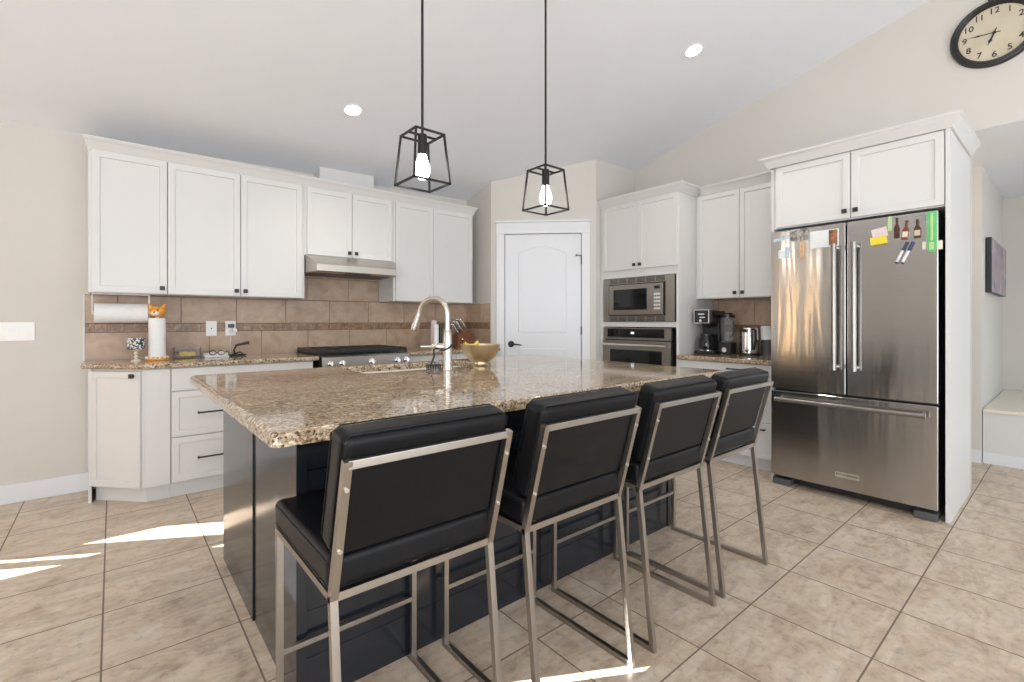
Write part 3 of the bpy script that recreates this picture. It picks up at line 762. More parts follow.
# --- base cabinet and top
RC = 0.885
mb = MB(); slab(mb, [(3.885, 1.490), (RW-0.009, 1.490), (RW-0.009, TR-0.002), (3.885, TR-0.002)], 0.848, RC)
tag(mb.build('countertop', 'granite'), 'speckled granite countertop under the coffee maker, beside the refrigerator', 'countertop')
t = thing('drawer_cabinet', (4.25, 1.91, 0), 'white drawer cabinet between the oven tower and the refrigerator', 'cabinet')
MB().box((3.945, 1.490, 0.095), (RW-0.002, TR-0.001, 0.847)).build('cabinet_box', 'cab', t)
MB().box((3.985, 1.490, 0.0), (RW-0.002, TR-0.001, 0.095)).build('toe_kick', 'cab', t)
mb = MB(); mb.slab(-2.330, 0.700, -1.494, 0.842, -3.9445, -3.925, FR); o = mb.build('drawer', 'cab', t); pull(o, -1.80, 0.795, -3.925, FR)
for z0, z1 in ((0.100, 0.385), (0.391, 0.694)):
    o = door_leaf(t, -2.330, z0, -1.494, z1, FR, -3.9445, -3.925, None, 'drawer')
    for s in (0.25, 0.80): pull(o, -2.33+0.836*s, z1-0.05, -3.925, FR)

# --- refrigerator
FX = 3.71
FY0, FY1, FYS = 0.532, 1.458, 0.990
t = thing('refrigerator', (4.1, 0.995, 0), 'stainless french-door refrigerator with bottom freezer drawer', 'refrigerator')
MB().box((FX+0.075, FY0+0.004, 0.045), (4.50, FY1-0.004, 1.835), 0.004).build('cabinet_body', 'dark', t)
def fdoor(name, y0, y1, z0, z1):
    mb = MB(); mb.box((FX, y0, z0), (FX+0.072, y1, z1), 0.007, seg=3); return mb.build(name, 'fridge', t)
dl = fdoor('door', FYS+0.004, FY1, 0.700, 1.842); dr = fdoor('door', FY0, FYS-0.004, 0.700, 1.842)
fz = fdoor('freezer_drawer', FY0, FY1, 0.070, 0.686)
def vhandle(parent, y):
    mb = MB(); mb.cyl((FX-0.055, y, 0.875), (FX-0.055, y, 1.690), 0.0145)
    for z in (0.885, 1.680):
        mb.cyl((FX-0.055, y, z-0.02), (FX-0.055, y, z+0.02), 0.0165); mb.cyl((FX-0.055, y, z), (FX+0.002, y, z), 0.012)
    mb.build('door_handle', 'handle', parent)
vhandle(dl, 1.046); vhandle(dr, 0.934)
mb = MB(); mb.cyl((FX-0.055, 1.400, 0.630), (FX-0.055, 0.590, 0.630), 0.0145)
for y in (1.390, 0.600):
    mb.cyl((FX-0.055, y-0.02, 0.630), (FX-0.055, y+0.02, 0.630), 0.0165); mb.cyl((FX-0.055, y, 0.630), (FX+0.002, y, 0.630), 0.012)
mb.build('freezer_handle', 'handle', fz)
mb = MB(); FRb = frame((FX-0.0005, 0.983, 0.170), (0, -1, 0), (-1, 0, 0))
mb.box((-0.068, -0.0185, 0), (0.068, 0.0185, 0.003), 0.001, 0, FRb); mb.text('KITCHENAID', 0.0215, FRb @ Matrix.Translation((0, 0, 0.0035)), 1)
tag(mb.build('badge', ['chrome', 'grey_ink'], fz), 'small silver name badge')
for y0, y1 in ((FY0+0.005, FY0+0.115), (FY1-0.125, FY1-0.005)):
    MB().box((FX+0.012, y0, 0.0), (FX+0.20, y1, 0.046), 0.008).build('foot', 'greyplastic', t)
MB().box((FX+0.085, FY0+0.02, 0.012), (4.4, FY1-0.02, 0.045)).build('base_grille', 'black', t)
# --- cabinet over the refrigerator and its side panels
CX = 3.790
t = thing('refrigerator_cabinet', (4.1, 0.98, 1.88), 'white two-door cabinet with crown moulding above the refrigerator', 'cabinet')
MB().box((CX, 0.509, 1.872), (RW-0.002, 1.466, 2.345)).build('cabinet_box', 'cab', t)
door_leaf(t, -1.448, 1.880, -0.984, 2.320, FR, -CX+0.0005, -CX+0.020, (-1.012, 1.925))
door_leaf(t, -0.978, 1.880, -0.514, 2.320, FR, -CX+0.0005, -CX+0.020, (-0.950, 1.925))
mb = MB(); crown(mb, [(4.16, 1.4885), (CX-0.018, 1.4885), (CX-0.018, 0.486), (RW-0.002, 0.486)], [(0, 1), (-1, 1), (-1, -1), (0, -1)], 2.3255, crown_profile(0.076, 0.055))
mb.box((CX, 0.488, 2.3455), (RW-0.002, 1.487, 2.36)); mb.build('crown', 'cab', t)
MB().box((CX-0.022, 0.487, 0.0), (RW-0.001, 0.508, 2.325), 0.001).build('side_panel', 'cab', t)
MB().box((CX-0.002, 1.467, 0.0), (RW-0.001, 1.488, 2.325), 0.001).build('side_panel', 'cab', t)

# ================================================================== ISLAND
IX0, IX1, IY0, IY1 = 0.425, 2.500, 1.535, 2.755
t = thing('kitchen_island', (1.46, 2.15, 0), 'dark navy kitchen island base with panelled sides', 'island')
mb = MB(); xa, xb, ya, yb_ = IX0+0.002, IX1-0.002, 2.105, IY1
mb.box((xa, ya, 0.0), (xa+0.02, yb_, 0.872)); mb.box((xb-0.02, ya, 0.0), (xb, yb_, 0.872)); mb.box((xa+0.02, ya, 0.0), (xb-0.02, ya+0.02, 0.872))
for p0_, p1_ in (((xa+0.02, yb_-0.02), (0.975, yb_)), ((1.915, yb_-0.02), (xb-0.02, yb_)), ((0.955, yb_), (0.975, 2.885)), ((1.915, yb_), (1.935, 2.885)), ((0.975, 2.865), (1.915, 2.885))): mb.box((*p0_, 0.0), (*p1_, 0.872))
mb.box((xa+0.02, ya+0.02, 0.06), (xb-0.02, yb_-0.02, 0.08))
mb.build('cabinet_box', 'navy', t)
mb = MB(); mb.box((IX0+0.006, IY0+0.024, 0.0), (IX1-0.010, 2.104, 0.872))
mb.build('knee_wall', 'navy', t)
MB().box((IX0, 2.108, 0.0), (IX0+0.0019, IY1-0.002, 0.862)).build('end_skin', 'navy', t)
for x0, x1 in ((IX0+0.003, IX0+0.035), (IX1-0.035, IX1-0.004)):
    MB().box((x0, IY0-0.004, 0.0), (x1, IY0+0.023, 0.872), 0.002).build('corner_post', 'navy', t)
nb = 6
for i in range(nb):
    z0 = 0.0+0.872*i/nb; z1 = 0.872*(i+1)/nb-0.002
    MB().box((IX0+0.036, IY0+0.002, z0), (IX1-0.036, IY0+0.0235, z1), 0.002).build('plank', 'navy', t)
# top with the sink cut-out
SX0, SX1, SY0, SY1 = 1.03, 1.86, 2.425, 2.845
TX0, TX1, TY0, TY1 = 0.303, 2.665, 1.283, 2.935
mb = MB()
def rr(x0, y0, x1, y1, r, n=5):
    pts = []
    for cx, cy, a0 in ((x1-r, y1-r, 0), (x0+r, y1-r, 90), (x0+r, y0+r, 180), (x1-r, y0+r, 270)):
        for i in range(n+1):
            a = math.radians(a0+90*i/n); pts.append((cx+r*math.cos(a), cy+r*math.sin(a)))
    return pts
tb = bmesh.new()
outer = rr(TX0, TY0, TX1, TY1, 0.022); inner = rr(SX0, SY0, SX1, SY1, 0.05)
prof = [(0.0, 0.873), (-0.001, 0.875), (0.0, 0.878), (0.0, 0.899), (0.004, 0.906), (0.010, CT-0.001), (0.014, CT), (0.020, CT)]
def inset(poly, k, sgn=1):
    cx = (min(p[0] for p in poly)+max(p[0] for p in poly))/2; cy = (min(p[1] for p in poly)+max(p[1] for p in poly))/2
    w = (max(p[0] for p in poly)-min(p[0] for p in poly))/2; h = (max(p[1] for p in poly)-min(p[1] for p in poly))/2
    return [(cx+(p[0]-cx)*(1-k/w), cy+(p[1]-cy)*(1-k/h)) for p in poly]
OR = [[tb.verts.new((x, y, z)) for x, y in inset(outer, k)] for k, z in prof]
IR = [[tb.verts.new((x, y, z)) for x, y in inset(inner, -k*0.3)] for k, z in prof]
n = len(outer)
for P, Q in zip(OR, OR[1:]):
    for i in range(n): tb.faces.new((P[i], P[(i+1) % n], Q[(i+1) % n], Q[i]))
for P, Q in zip(IR, IR[1:]):
    for i in range(n): tb.faces.new((P[i], Q[i], Q[(i+1) % n], P[(i+1) % n]))
for k in (0, -1):
    for i in range(n): tb.faces.new((OR[k][i], OR[k][(i+1) % n], IR[k][(i+1) % n], IR[k][i]))
mb._merge(tb)
tag(mb.build('island_countertop', 'granite', None, 50), 'large speckled granite island countertop in front of the bar stools', 'countertop')
# sink
t = thing('sink', ((SX0+SX1)/2, (SY0+SY1)/2, 0.66), 'white undermount sink set in the island countertop', 'sink')
mb = MB(); tb = bmesh.new()
rings = [(-0.012, 0.8725), (0.0, 0.8725), (0.002, 0.868), (0.010, 0.70), (0.05, 0.672)]
R = [[tb.verts.new((x, y, z)) for x, y in inset(rr(SX0, SY0, SX1, SY1, 0.05), k)] for k, z in rings]
for P, Q in zip(R, R[1:]):
    for i in range(n): tb.faces.new((P[i], P[(i+1) % n], Q[(i+1) % n], Q[i]))
tb.faces.new(R[-1]); mb._merge(tb); mb.build('basin', 'sinkwhite', t)
mb = MB(); mb.cyl(((SX0+SX1)/2, 2.68, 0.6725), ((SX0+SX1)/2, 2.68, 0.676), 0.04); mb.build('drain', 'chrome', t)
# faucet
fx, fy = 1.492, 2.362
t = thing('faucet', (fx, fy, CT), 'brushed nickel gooseneck faucet on the island beside the brass bowl', 'faucet')
mb = MB(); mb.lathe([(0.033, 0), (0.033, 0.006), (0.029, 0.012), (0.028, 0.10), (0.029, 0.150), (0.026, 0.168), (0.025, 0.20), (0.021, 0.215), (0.017, 0.228)], (fx, fy, CT)); mb.build('base', 'nickel', t)
dirv = Vector((-0.50, 0.879, 0)); pts = []
top, Rr = CT+0.318, 0.092
pts += [Vector((fx, fy, CT+0.22)), Vector((fx, fy, CT+0.27)), Vector((fx, fy, top))]
for i in range(1, 13):
    a = PI*i/12*0.93; pts.append(Vector((fx, fy, top))+dirv*(Rr-Rr*math.cos(a))+Vector((0, 0, Rr*math.sin(a))))
e = pts[-1]; dd = (pts[-1]-pts[-2]).normalized()
pts.append(e+dd*0.02)
mb = MB(); mb.tube(pts, 0.016, 16); mb.build('spout', 'nickel', t)
mb = MB(); mb.tube([e+dd*0.012, e+dd*0.03, e+dd*0.10, e+dd*0.118, e+dd*0.120], [0.0165, 0.018, 0.0235, 0.0225, 0.017], 20); mb.build('spray_head', 'nickel', t)
hd = Vector((-0.70, 0.60, 0)).normalized(); hb = Vector((fx, fy, CT+0.130))
mb = MB(); mb.cyl(hb+hd*0.015, hb+hd*0.060, 0.021); mb.tube([hb+hd*0.055, hb+hd*0.075, hb+hd*0.10, hb+hd*0.155], [0.018, 0.013, 0.0085, 0.007]); mb.build('lever', 'nickel', t)
# brush hung from the faucet, brass bowl, fruit
t = thing('dish_brush', (fx-0.05, fy+0.035, CT), 'black dish brush hung by its loop from the nickel faucet', 'brush')
mb = MB(); loop = []
for i in range(17):
    a = 2*PI*i/16; loop.append((fx+0.036*math.cos(a), fy+0.036*math.sin(a), CT+0.130+0.018*math.cos(a)))
mb.tube(loop, 0.0055, 8); mb.build('loop', 'black', t)
mb = MB(); bx, by = fx-0.080, fy+0.045
mb.tube([(fx-0.032, fy+0.012, CT+0.128), (fx-0.070, fy+0.035, CT+0.115), (bx+0.012, by-0.01, CT+0.075), (bx-0.004, by, CT+0.025)], 0.0055, 8); mb.build('handle', 'black', t)
mb = MB(); mb.bar((bx-0.028, by+0.012, CT+0.024), (bx+0.050, by-0.025, CT+0.024), 0.016, 0.012, bevel=0.002)
for i in range(9):
    p = Vector((bx-0.024, by+0.010, CT+0.02)).lerp(Vector((bx+0.046, by-0.023, CT+0.02)), i/8); mb.cyl((p.x, p.y, CT+0.001), (p.x, p.y, CT+0.02), 0.004, seg=6)
mb.build('bristle_head', 'black', t)
bc = (1.775, 2.425)
mb = MB(); mb.lathe([(0.052, 0.0), (0.054, 0.003), (0.046, 0.010), (0.044, 0.022), (0.058, 0.028), (0.090, 0.052), (0.112, 0.086), (0.124, 0.124), (0.126, 0.132), (0.122, 0.132), (0.108, 0.088), (0.086, 0.056), (0.05, 0.036), (0.0, 0.033)], (bc[0], bc[1], CT), 48)
tag(mb.build('bowl', 'brass'), 'brushed brass footed bowl of fruit on the island', 'bowl')
def banana(px, py, pz, ang, label):
    t = thing('banana', (px, py, pz), label, 'banana', None); pts = []; rs = []
    for i in range(11):
        a = math.radians(-52+104*i/10); r = 0.095
        loc = Vector((r*math.sin(a), 0, r*(1-math.cos(a))+0.0)); u = i/10
        pts.append(Matrix.Rotation(ang, 3, 'Z') @ loc+Vector((px, py, pz))); rs.append(0.017*(1-abs(2*u-1)**4*0.55))
    mb = MB(); mb.tube(pts, rs, 10); mb.build('fruit', 'banana', t)
    d = (pts[-1]-pts[-2]).normalized()
    mb = MB(); mb.tube([pts[-1]-d*0.004, pts[-1]+d*0.012, pts[-1]+d*0.026], [0.007, 0.006, 0.007], 8); mb.build('stem', 'amber', t)
banana(1.725, 2.455, CT+0.112, 3.5, 'yellow banana leaning on the left rim of the brass bowl')
# ================================================================== BAR STOOLS
def stool():
    t = thing('bar_stool', (0, 0, 0), 'stool', 'stool', 'black bar stools along the island')
    w, x = 0.0185, 0.218
    FY = 0.502; BY, BZ = 0.062, 0.575; TY, TZ = -0.022, 0.888
    for s in (-1, 1):
        MB().bar((s*x, FY, 0.0), (s*x, FY, BZ+w/2), w, bevel=0.0015).build('leg', 'tube', t)
        mb = MB(); mb.bar((s*x, 0.0, 0.0), (s*x, BY, BZ), w, up=(0, 1, 0), bevel=0.0015, ext=0.004); mb.build('leg', 'tube', t)
        MB().bar((s*x, 0.004, w/2+0.001), (s*x, FY-w/2, w/2+0.001), w, bevel=0.0015).build('floor_runner', 'tube', t)
    mb = MB()
    for s in (-1, 1): mb.bar((s*x, BY, BZ), (s*x, FY, BZ), w-0.001)
    mb.bar((-x, BY, BZ), (x, BY, BZ), w); mb.bar((-x, FY, BZ), (x, FY, BZ), w-0.002)
    mb.build('seat_frame', 'tube', t)
    mb = MB()
    for s in (-1, 1): mb.bar((s*x, BY, BZ-0.004), (s*x, TY, TZ), w, 0.020, up=(0, 1, 0), bevel=0.0015, ext=0.010)
    mb.bar((-x, TY, TZ), (x, TY, TZ), 0.019, w, up=(0, BY-TY, 0), bevel=0.0015)
    fr = mb.build('back_frame', 'tube', t)
    for s in (-1, 1):
        for u in (0.38, 0.84):
            p = Vector((s*x, BY, BZ)).lerp(Vector((s*x, TY, TZ)), u)
            MB().cyl((p.x, p.y-0.014, p.z-0.004), (p.x, p.y-0.0085, p.z-0.003), 0.005, seg=12).build('bolt', 'chrome', fr)
    MB().bar((-x, FY, 0.215), (x, FY, 0.215), w-0.003, bevel=0.001).build('footrest', 'tube', t)
    mb = MB(); mb.box((-0.230, 0.055, BZ+0.012), (0.230, 0.518, BZ+0.090), 0.022, seg=4)
    for z in (BZ+0.024, BZ+0.078): mb.tube([(-0.222, 0.060, z), (-0.2295, 0.075, z), (-0.2295, 0.498, z), (-0.21, 0.515, z), (0.21, 0.515, z), (0.2295, 0.498, z), (0.2295, 0.075, z), (0.222, 0.060, z)], 0.002, 6)
    mb.build('seat', 'leather', t)
    up = Vector((0, TY-BY, TZ-BZ)).normalized(); nrm = Vector((0, up.z, -up.y))
    org = Vector((0, BY, BZ))+nrm*0.012
    Fb = frame(org, (1, 0, 0), nrm, up)
    mb = MB(); mb.box((-0.227, 0.088, 0.0), (0.227, 0.378, 0.078), 0.026, M4=Fb, seg=4)
    for d in (0.010, 0.068): mb.tube([(-0.2265, 0.108, d), (-0.2265, 0.362, d), (-0.206, 0.3775, d), (0.206, 0.3775, d), (0.2265, 0.362, d), (0.2265, 0.108, d)], 0.002, 6, M4=Fb)
    mb.box((-0.200, 0.098, -0.004), (0.200, 0.330, 0.002), 0.002, M4=Fb)
    mb.build('backrest', 'leather', t)
    return t
st = stool()
spots = [(0.594, 1.008, 'black leather bar stool nearest the camera, at the left corner of the island'),
         (1.152, 0.990, 'black leather bar stool second from the left end of the island'),
         (1.708, 0.985, 'black leather bar stool third from the left end of the island'),
         (2.232, 0.987, 'black leather bar stool nearest the refrigerator')]
for i, (x, y, l) in enumerate(spots):
    o = st if i == 0 else copy_tree(st)
    o.location = (x, y, 0); o['label'] = l; o['category'] = 'stool'; o['group'] = 'black bar stools along the island'

# ================================================================== LIGHT FITTINGS
def pendant():
    t = thing('pendant_light', (0, 0, 0), 'pendant', 'lamp', 'cage pendants over the island')
    zt, zb, a, b_, w = 0.228, 0.0, 0.073, 0.092, 0.0085       # z measured from the cage's foot
    T = [(-a, -a), (a, -a), (a, a), (-a, a)]; B = [(-b_, -b_), (b_, -b_), (b_, b_), (-b_, b_)]
    mb = MB()
    for i in range(4):
        j = (i+1) % 4
        mb.bar((*T[i], zt), (*T[j], zt), w, ext=w/2); mb.bar((*B[i], zb), (*B[j], zb), w, ext=w/2); mb.bar((*B[i], zb), (*T[i], zt), w)
    mb.bar((-a, 0, zt), (a, 0, zt), w); mb.build('cage', 'iron', t)
    MB().cyl((0, 0, zt-0.09), (0, 0, zt+0.004), 0.0215, bevel=0.002).build('socket', 'iron', t)
    mb = MB(); mb.lathe([(0.0, 0.020), (0.018, 0.026), (0.031, 0.042), (0.036, 0.064), (0.033, 0.092), (0.022, 0.122), (0.018, 0.14)], (0, 0, 0), 24); mb.build('bulb', 'bulb', t)
    MB().cyl((0, 0, zt), (0, 0, 1.0), 0.0062, seg=12).build('rod', 'iron', t)
    return t
p0 = pendant()
for i, (x, y, l) in enumerate([(1.107, 1.970, 'black cage pendant lamp on the left, over the middle of the island'), (1.905, 1.970, 'black cage pendant lamp on the right, in front of the pantry door')]):
    o = p0 if i == 0 else copy_tree(p0)
    zb = 1.827; o.location = (x, y, zb); o['label'] = l; o['category'] = 'lamp'; o['group'] = 'cage pendants over the island'
    L = zc(x, y)-zb
    for ch in o.children:
        if ch.name.startswith('rod'): ch.scale = (1, 1, 1)
    # rod length follows the slope of the ceiling: rebuild it for this lamp
    rod = [c for c in o.children if c.name.startswith('rod')][0]
    me = rod.data.copy(); rod.data = me
    for v in me.vertices:
        if v.co.z > 0.5: v.co.z = L-0.012
    mb = MB(); Fc = frame((0, 0, L), (1, 0, 0), (0, -0.2384, -0.971), (0, -0.971, 0.2384))
    mb.cyl((0, 0, 0.001), (0, 0, 0.024), 0.06, M4=Fc, bevel=0.004)
    c = mb.build('canopy', 'iron'); c.parent = o
    lamp('pendant_glow', 'POINT', (x, y, zb+0.09), 5, (1.0, 0.86, 0.70), None, shadow_soft_size=0.03)
for i, (x, y, l) in enumerate([(1.379, 3.496, 'lit recessed ceiling light above the range, left of the pendants'), (3.326, 1.854, 'lit recessed ceiling light at the right, above the bar stools')]):
    Fc = frame((x, y, zc(x, y)), (1, 0, 0.02), (0, -0.2384, -0.971), (0, -0.971, 0.2384))
    t = thing('downlight', (x, y, zc(x, y)), l, 'light', 'recessed ceiling lights')
    mb = MB(); mb.lathe([(0.075, 0.0005), (0.075, 0.004), (0.068, 0.006), (0.058, 0.004), (0.058, 0.0005)], (0, 0, 0), 32, M4=Fc); mb.build('trim_ring', 'whiteplastic', t)
    mb = MB(); mb.cyl((0, 0, 0.0006), (0, 0, 0.0032), 0.057, M4=Fc); mb.build('lens', 'led', t)
    lamp('downlight_glow', 'SPOT', Fc @ Vector((0, 0, 0.02)), 28, (1.0, 0.93, 0.84), (0, -0.10, -1), spot_size=2.2, spot_blend=0.8, shadow_soft_size=0.05)

# ================================================================== WALL CLOCK
t = thing('wall_clock', (RW, 0.372, 3.13), 'round black-rimmed wall clock with an aged cream dial high on the right wall', 'clock')
R0 = 0.222
Ck = frame((RW, 0.367, 3.128), (0, -1, 0), (-1, 0, 0))
mb = MB(); mb.lathe([(R0*0.80, 0.001), (R0, 0.001), (R0, 0.018), (R0*0.97, 0.032), (R0*0.92, 0.036), (R0*0.89, 0.030), (R0*0.86, 0.032), (R0*0.82, 0.024), (R0*0.80, 0.012)], (0, 0, 0), 64, M4=Ck, caps=False)
mb.box((-0.03, R0-0.01, 0.001), (0.03, R0+0.035, 0.018), 0.006, M4=Ck); mb.build('rim', 'black', t)
mb = MB(); mb.cyl((0, 0, 0.002), (0, 0, 0.012), R0*0.815, seg=64, M4=Ck); mb.build('dial', 'clockface', t)
mb = MB()
for h in range(1, 13):
    a = math.radians(90-30*h); r = R0*0.655
    mb.text(str(h), 0.054, Ck @ Matrix.Translation((r*math.cos(a), r*math.sin(a), 0.0126)), bold=0.0006)
for k in range(60):
    a = math.radians(6*k); c, s = math.cos(a), math.sin(a); r = R0*0.785
    mb.bar((r*0.975*c, r*0.975*s, 0.0124), (r*c, r*s, 0.0124), 0.0022, 0.0008, M4=Ck)
mb.build('numerals', 'grey_ink', t)
def hand(name, ang, L, w):
    a = math.radians(90-ang); c, s = math.cos(a), math.sin(a)
    F2 = Ck @ Matrix.Rotation(a, 4, 'Z')
    mb = MB(); mb.prism([(-0.03, -0.0025), (L*0.45, -w*0.5), (L*0.62, -w), (L*0.75, -w*0.4), (L, 0), (L*0.75, w*0.4), (L*0.62, w), (L*0.45, w*0.5), (-0.03, 0.0025)], 2, 0.0145 if L > 0.1 else 0.0165, 0.0155 if L > 0.1 else 0.0175, M4=F2)
    mb.build(name, 'grey_ink', t)
hand('minute_hand', 276, 0.128, 0.0055); hand('hour_hand', 202, 0.085, 0.010)
mb = MB(); mb.cyl((0, 0, 0.012), (0, 0, 0.020), 0.009, M4=Ck); mb.build('hub', 'grey_ink', t)

# ================================================================== BACK COUNTER THINGS
# switch plate and outlets
t = thing('light_switch', (-0.485, BW, 1.12), 'white three-gang light switch plate on the wall at the far left', 'switch')
mb = MB(); mb.box((-0.572, BW-0.007, 1.060), (-0.398, BW-0.0005, 1.182), 0.002); mb.build('plate', 'whiteplastic', t)
for k in range(3):
    mb = MB(); x = -0.531+k*0.046; mb.box((x-0.017, BW-0.011, 1.088), (x+0.017, BW-0.006, 1.154), 0.0015); mb.build('rocker', 'whiteplastic', t)
def outlet(x, label):
    t = thing('wall_outlet', (x, BW-0.01, 1.13), label, 'outlet')
    mb = MB(); mb.box((x-0.037, BW-0.0135, 1.070), (x+0.037, BW-0.0085, 1.190), 0.002); mb.build('plate', 'whiteplastic', t); return t
t = outlet(0.608, 'white cable outlet plate on the backsplash, left of the pair')
mb = MB(); mb.cyl((0.608, BW-0.022, 1.13), (0.608, BW-0.0135, 1.13), 0.005, seg=12); mb.build('socket', 'dark', t)
t = outlet(0.742, 'white power outlet plate with a plugged-in charger, right of the pair')
for z in (1.108, 1.152):
    mb = MB(); mb.box((0.726, BW-0.0150, z-0.014), (0.758, BW-0.0130, z+0.014), 0.003); mb.build('socket', 'cream', t)
t = thing('charger_plug', (0.745, BW-0.03, 1.15), 'small black and white charger plug in the right outlet', 'plug')
mb = MB(); mb.box((0.722, BW-0.045, 1.136), (0.764, BW-0.0155, 1.166), 0.004); mb.build('plug_body', 'blackplastic', t)
mb = MB(); mb.box((0.752, BW-0.042, 1.098), (0.785, BW-0.0155, 1.128), 0.004); mb.tube([(0.745, BW-0.03, 1.137), (0.742, BW-0.034, 1.10), (0.738, BW-0.03, 1.04), (0.735, BW-0.03, 0.97), (0.74, BW-0.05, CT+0.006)], 0.0022, 6); mb.build('plug_lead', 'whiteplastic', t)
# under-cabinet towel holder
t = thing('towel_bracket', (0.05, 4.33, 1.24), 'white under-cabinet paper towel bracket at the left end', 'bracket')
mb = MB(); mb.box((0.197, 4.26, 1.175), (0.204, 4.33, 1.3775), 0.002); mb.box((-0.108, 4.26, 1.235), (-0.103, 4.33, 1.3775), 0.002); mb.box((-0.108, 4.24, 1.371), (0.204, 4.35, 1.3775), 0.002); mb.cyl((-0.105, 4.295, 1.245), (0.20, 4.295, 1.245), 0.012, seg=16)
mb.build('bracket_arms', 'whiteplastic', t)
mb = MB(); mb.lathe([(0.021, 0), (0.067, 0), (0.0675, 0.004), (0.0675, 0.284), (0.067, 0.288), (0.021, 0.288)], (0, 0, 0), 40, M4=frame((-0.096, 4.295, 1.245), (0, 1, 0), (1, 0, 0)))
tag(mb.build('paper_towel_roll', 'paper'), 'horizontal white paper towel roll hanging under the left wall cabinet', 'paper towel')
# cat-shaped standing holder
hx, hy = 0.243, 4.215
t = thing('paper_towel_holder', (hx, hy, CT), 'standing paper towel holder topped with an orange cat head', 'towel holder')
mb = MB(); mb.lathe([(0.0, 0.001), (0.066, 0.001), (0.069, 0.010), (0.066, 0.022), (0.050, 0.026), (0.0, 0.026)], (hx, hy, CT), 32); mb.build('base', 'orange', t)
mb = MB()
for k in range(14):
    a = 2*PI*k/14; mb.sphere((hx+0.060*math.cos(a), hy+0.060*math.sin(a), CT+0.020), 0.011, seg=10)
mb.build('base_beads', 'cream', t)
MB().cyl((hx, hy, CT+0.02), (hx, hy, CT+0.32), 0.011, seg=16).build('post', 'cream', t)
mb = MB(); mb.sphere((hx, hy, CT+0.345), 0.048, scale=(1.1, 0.9, 0.84))
for s in (-1, 1):
    mb.cyl((hx+s*0.028, hy, CT+0.366), (hx+s*0.047, hy, CT+0.400), 0.023, 0.006, seg=12)
hd_ = mb.build('cat_head', 'orange', t)
mb = MB(); fa = Vector((-0.4, -0.92, 0)).normalized(); sd = Vector((fa.y*-1, fa.x, 0))
c0 = Vector((hx, hy, CT+0.333))+fa*0.030; mb.sphere(c0, 0.024, scale=(1.1, 0.9, 0.75)); mb.build('muzzle', 'cream', hd_)
mb = MB()
for s in (-1, 1): mb.sphere(Vector((hx, hy, CT+0.357))+fa*0.036+sd*(s*0.017), 0.0060, seg=10)
mb.sphere(c0+fa*0.021+Vector((0, 0, 0.008)), 0.0055, seg=10); mb.build('eyes_and_nose', 'black', hd_)
mb = MB(); mb.lathe([(0.016, 0), (0.050, 0), (0.0505, 0.003), (0.0505, 0.268), (0.050, 0.271), (0.016, 0.271)], (hx, hy, CT+0.0275), 40)
tag(mb.build('paper_towel_roll', 'paper'), 'upright white paper towel roll on the orange cat holder', 'paper towel')
# patterned candle cup on a stem
t = thing('candle_holder', (0.125, 4.22, CT), 'small candle cup with blue and cream mosaic on a beaded stem', 'candle holder')
mb = MB(); mb.lathe([(0.0, 0.001), (0.030, 0.001), (0.030, 0.006), (0.010, 0.012), (0.006, 0.02), (0.014, 0.030), (0.006, 0.042), (0.014, 0.054), (0.008, 0.066), (0.030, 0.076), (0.030, 0.080), (0.0, 0.080)], (0.125, 4.22, CT), 24); mb.build('stem', 'cream', t)
mb = MB(); mb.lathe([(0.0, 0.080), (0.044, 0.081), (0.052, 0.092), (0.053, 0.155), (0.050, 0.160), (0.047, 0.158), (0.046, 0.100), (0.0, 0.095)], (0.125, 4.22, CT), 32); mb.build('cup', 'dotcup', t)
# butter dish
t = thing('butter_dish', (0.435, 4.37, CT), 'clear covered butter dish beside the standing paper towels', 'dish')
mb = MB(); mb.box((0.345, 4.325, CT+0.001), (0.525, 4.425, CT+0.012), 0.004); mb.build('tray', 'clearplastic', t)
mb = MB()
for lo, hi in (((0.352, 4.332, CT+0.013), (0.518, 4.335, CT+0.080)), ((0.352, 4.415, CT+0.013), (0.518, 4.418, CT+0.080)), ((0.352, 4.335, CT+0.013), (0.355, 4.415, CT+0.080)), ((0.515, 4.335, CT+0.013), (0.518, 4.415, CT+0.080)), ((0.352, 4.332, CT+0.080), (0.518, 4.418, CT+0.083))): mb.box(lo, hi)
mb.build('lid', 'clearplastic', t)
tag(MB().box((0.385, 4.352, CT+0.0125), (0.485, 4.398, CT+0.045), 0.004).build('butter', 'banana'), 'yellow stick of butter inside the clear dish', 'butter')
# white tray with glasses, small black stand
t = thing('letter_tray', (0.60, 4.32, CT), 'low white tray of papers on the counter below the outlets', 'tray')
mb = MB(); mb.box((0.535, 4.25, CT+0.001), (0.695, 4.40, CT+0.012), 0.003)
Fq = frame((0.615, 4.32, CT+0.03), (1, 0, 0.10), (0.0, -0.15, 1), (0, 1, 0.15)); mb.box((-0.08, -0.06, -0.012), (0.075, 0.06, 0.0), 0.002, M4=Fq); mb.build('papers', 'whitebar', t)
t = thing('eyeglasses', (0.62, 4.25, CT+0.012), 'black-framed eyeglasses lying on the white tray', 'glasses')
mb = MB()
for s in (0, 1):
    c = (0.585+0.055*s, 4.238, CT+0.036); mb.tube([(c[0]+0.022*math.cos(2*PI*i/16), c[1], c[2]+0.016*math.sin(2*PI*i/16)) for i in range(17)], 0.003, 6)
mb.tube([(0.607, 4.238, CT+0.038), (0.618, 4.238, CT+0.038)], 0.003, 6); mb.tube([(0.563, 4.238, CT+0.040), (0.556, 4.29, CT+0.04), (0.552, 4.35, CT+0.036)], 0.003, 6); mb.tube([(0.662, 4.238, CT+0.040), (0.69, 4.29, CT+0.04), (0.70, 4.35, CT+0.036)], 0.003, 6)
mb.build('frame', 'black', t)
